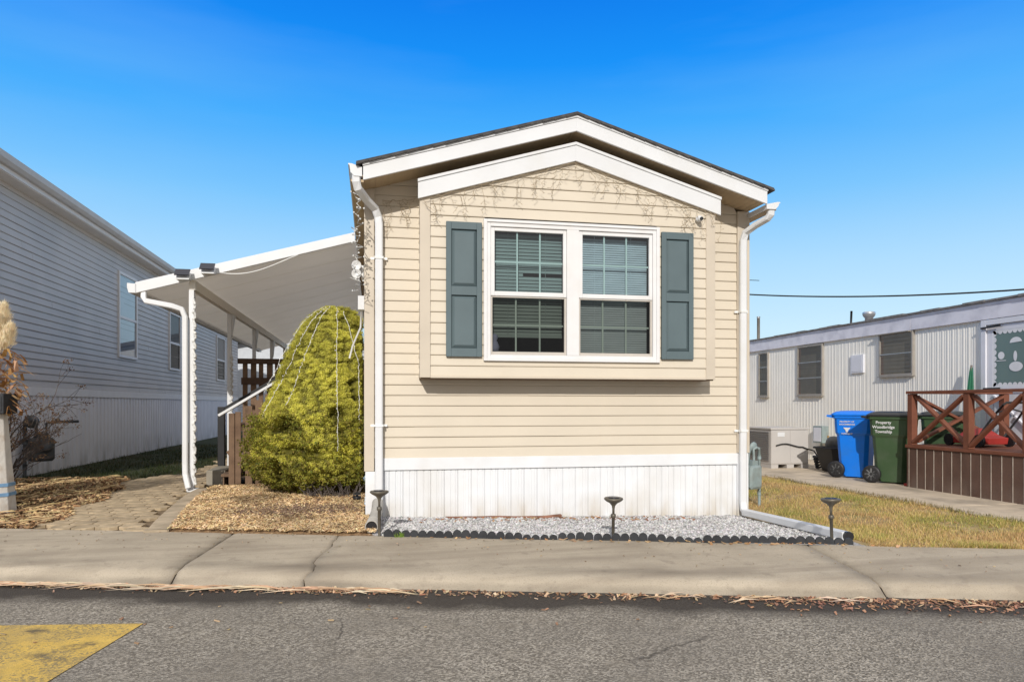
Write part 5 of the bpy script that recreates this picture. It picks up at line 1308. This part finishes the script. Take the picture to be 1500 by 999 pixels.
# ------------------------------------------------------------------ bins
def text_mesh(parent, lines, m, x, y, z0, size, lh, sx=1.0):
    vs, fs, off = [], [], 0
    dg = None
    for k, t in enumerate(lines):
        cu = bpy.data.curves.new('lettering', 'FONT'); cu.body = t; cu.size = size; cu.align_x = 'CENTER'; cu.offset = size*.02
        ob = bpy.data.objects.new('lettering', cu); col.objects.link(ob); bpy.context.view_layer.update()
        me = bpy.data.meshes.new_from_object(ob)
        for v in me.vertices: vs.append((x + v.co.x*sx, y, z0 - k*lh + v.co.y))
        for p in me.polygons: fs.append(tuple(off + i for i in p.vertices))
        off = len(vs); bpy.data.objects.remove(ob); bpy.data.meshes.remove(me)
    mb = MB(); mb.add(vs, fs); return mb.build('lettering', m, parent)
def bin_(lab, m, lid, lines, size, lh, emblem):
    t = thing('wheeled_bin', (0,0,0), lab, 'bin', 'wheeled bins beside the porch', local=True)
    def o8(z, xb, xf, w_, c): return [(xb+c, -w_, z), (xf-c, -w_, z), (xf, -w_+c, z), (xf, w_-c, z), (xf-c, w_, z), (xb+c, w_, z), (xb, w_-c, z), (xb, -w_+c, z)]
    mb = MB(); mb.loft([o8(.02, -.16, .20, .185, .05), o8(.10, -.21, .205, .19, .055), o8(.66, -.245, .235, .222, .055), o8(.70, -.262, .262, .242, .05), o8(.925, -.275, .285, .252, .05), o8(.93, -.30, .31, .272, .05), o8(.965, -.30, .31, .272, .05)]); mb.build('bin_body', m, t, .006)
    mb = MB(); mb.loft([o8(.967, -.31, .33, .285, .05), o8(.995, -.31, .335, .287, .05), o8(1.03, -.26, .27, .235, .06), o8(1.045, -.20, .20, .17, .06)]); mb.build('lid', lid, t, .008)
    mb = MB(); mb.tube([(-.375, -.22, .965), (-.375, .22, .965)], .016, 8); 
    for s_ in (-.22, .22, 0): mb.bar((-.29, s_, .95), (-.375, s_, .965), .025, .03)
    mb.build('handle', lid, t)
    mb = MB(); mb.tube([(-.235, -.25, .125), (-.235, .25, .125)], .012, 8); mb.build('axle', 'silver', t)
    for s_ in (-1, 1):
        M = Matrix.Rotation(rad(90), 3, 'X')
        mb = MB(); mb.lathe([(.085, -.03), (.12, -.03), (.128, -.02), (.128, .02), (.12, .03), (.085, .03)], (-.235, s_*.235, .128), 24, M); wh = mb.build('wheel', 'black', t)
        mb = MB(); mb.lathe([(0, -.012), (.087, -.012), (.087, .012), (0, .012)], (-.235, s_*.235, .128), 20, M)
        for k in range(8):
            a = k*math.pi/4; mb.bar((-.235 + .02*math.cos(a), s_*.255, .128 + .02*math.sin(a)), (-.235 + .085*math.cos(a), s_*.255, .128 + .085*math.sin(a)), .02, .02, (0,1,0))
        mb.build('rim', 'rimgrey', wh)
    # lettering lies on the near side; that side leans outwards a little
    if lines: text_mesh(t, lines, 'ink', -.07, -.2555, .865, size, lh)
    if emblem:
        mb = MB(); yy = -.2555
        mb.add([(-.125, yy, .785), (-.015, yy, .785), (-.05, yy, .745), (-.055, yy, .715), (-.085, yy, .715), (-.09, yy, .745)], [(0,1,2,3,4,5)]); mb.build('emblem', 'ink', t)
    return t
b1 = bin_('blue wheeled recycling bin with white lettering left of the dark green bin', 'blue', 'blue', ['PROPERTY OF', 'WOODBRIDGE'], .034, .042, True)
text_mesh(b1, ['TOWNSHIP'], 'ink', -.07, -.2555, .675+.005, .032, .04)
b1.location = (7.48, 9.92, .012); b1.rotation_euler = (0, 0, rad(-52))
b2 = bin_('dark green wheeled bin with three lines of white lettering beside the porch skirting', 'green', 'greenlid', ['Property', 'Woodbridge', 'Township'], .058, .066, False)
b2.location = (7.50, 9.13, .012); b2.rotation_euler = (0, 0, rad(-54))
b3 = bin_('second dark green wheeled bin half hidden behind the porch rail', 'green', 'greenlid', None, .05, .06, False)
b1.scale = b2.scale = (.99, .99, 1.0)
b3.location = (8.35, 9.12, .012); b3.rotation_euler = (0, 0, rad(-50))
mb = MB(); mb.box(7.34, 7.42, 8.66, 8.74, .012, .05); tag(mb.build('red_block', 'red', bev=.006), 'small red block on the path at the corner of the porch skirting', 'block')

# ------------------------------------------------------------------ air conditioner and clutter by the cream home
AC = thing('air_conditioner', (7.36, 12, 0), 'beige packaged air conditioner unit with grille side on the ground by the cream home', 'air conditioner')
mb = MB(); mb.box(7.0, 7.74, 11.56, 12.5, .08, .70); mb.build('cabinet', 'ac', AC, .008)
mb = MB(); mb.box(6.985, 7.755, 11.545, 12.515, .702, .735); mb.build('top_cover', 'ac', AC, .006)
mb = MB()
for k in range(15): mb.box(6.982, 6.998, 11.62, 12.46, .14 + k*.036, .158 + k*.036)
mb.build('side_grille', 'acside', AC)
mb = MB(); mb.box(7.01, 7.37, 11.553, 11.559, .10, .69); mb.box(7.376, 7.73, 11.553, 11.559, .10, .69); mb.build('front_panel', 'ac', AC, .003)
mb = MB(); mb.box(7.12, 7.26, 11.549, 11.5525, .58, .655); mb.build('rating_label', 'ink', AC)
mb = MB()
for a in (7.0, 7.31, 7.60): mb.box(a, a+.14, 11.56, 12.5, .0, .079)
mb.build('base_rail', 'ac', AC)
mb = MB(); pts = [V((7.08 + .75*i/20, 11.53, .42 + .03*math.sin(i*.35) - (.12*max(0, i-14)/6)**1.0)) for i in range(21)] + [V((7.9, 11.45, .15))]
mb.tube(pts, .012, 6); tag(mb.build('black_hose', 'cable'), 'black hose draped across the front of the air conditioner', 'hose')
mb = MB()
for k in range(5):
    r = .09 + .012*k; cz0 = .04 + .045*k
    mb.tube([(7.86 + r*math.cos(i*.4), 11.36 + r*.8*math.sin(i*.4), cz0 + .012*math.sin(i*1.3)) for i in range(18)], .018, 6)
tag(mb.build('hose_coil', 'black'), 'coiled black hose on the path right of the air conditioner', 'hose')
BR = thing('broom', (7.86, 11.15, 0), 'worn tan broom standing between the hose coil and the black tub', 'broom')
mb = MB(); mb.loft([[(7.86 + u*a, 11.12 + v*.05, z) for u, v in ((-1,-1),(1,-1),(1,1),(-1,1))] for z, a in ((.0, .10), (.10, .085), (.22, .055), (.32, .04))]); mb.build('bristles', 'tan', BR, .004)
mb = MB(); mb.tube([(7.86, 11.12, .30), (7.92, 11.25, .60)], .018, 6); mb.build('handle', 'tan', BR)
TB = thing('garden_tub', (7.72, 10.62, 0), 'black tapered garden tub holding a grey bag left of the blue bin', 'tub')
mb = MB(); 
def r4(z, a, b): return [(7.80 + u*a, 10.80 + v*b, z) for u, v in ((-1,-.7),(-.7,-1),(.7,-1),(1,-.7),(1,.7),(.7,1),(-.7,1),(-1,.7))]
mb.loft([r4(.02, .20, .22), r4(.40, .29, .32), r4(.40, .32, .35), r4(.43, .32, .35), r4(.43, .28, .31), r4(.38, .27, .30)]); mb.build('tub_body', 'black', TB, .004)
BG = MB(); 
for cx, cy, cz_, r in ((7.74, 10.84, .47, (.13, .15, .15)), (7.94, 10.73, .50, (.15, .13, .18))): BG.ball((cx, cy, cz_), r, 12, 8)
BG.v = [tuple(V(p) + V((0,0,1))*0 + .03*V((fin((p[0]*9, p[1]*9, p[2]*9)), fin((p[0]*9, p[1]*9, p[2]*9+5)), fin((p[0]*8+3, p[1]*9, p[2]*9))))) for p in BG.v]
tag(BG.build('bag', 'bag'), 'crumpled grey bag sitting in the black garden tub', 'bag')
EB = thing('electric_box', (8.95, 13.1, .5), 'small pale electric box low on the cream wall above the broom', 'electric box')
mb = MB(); mb.box(8.84, 8.99, 12.75, 13.05, .38, .72); mb.build('case', 'meter', EB, .006); mb = MB(); mb.box(8.832, 8.838, 12.78, 13.02, .41, .69); mb.build('case_door', 'door', EB); mb = MB(); mb.tube([(8.93, 12.9, -.02), (8.93, 12.9, .38)], .02, 6); mb.build('conduit', 'meter', EB)
EB['label'] = 'small pale electric box low on the cream wall between air conditioner and tub'
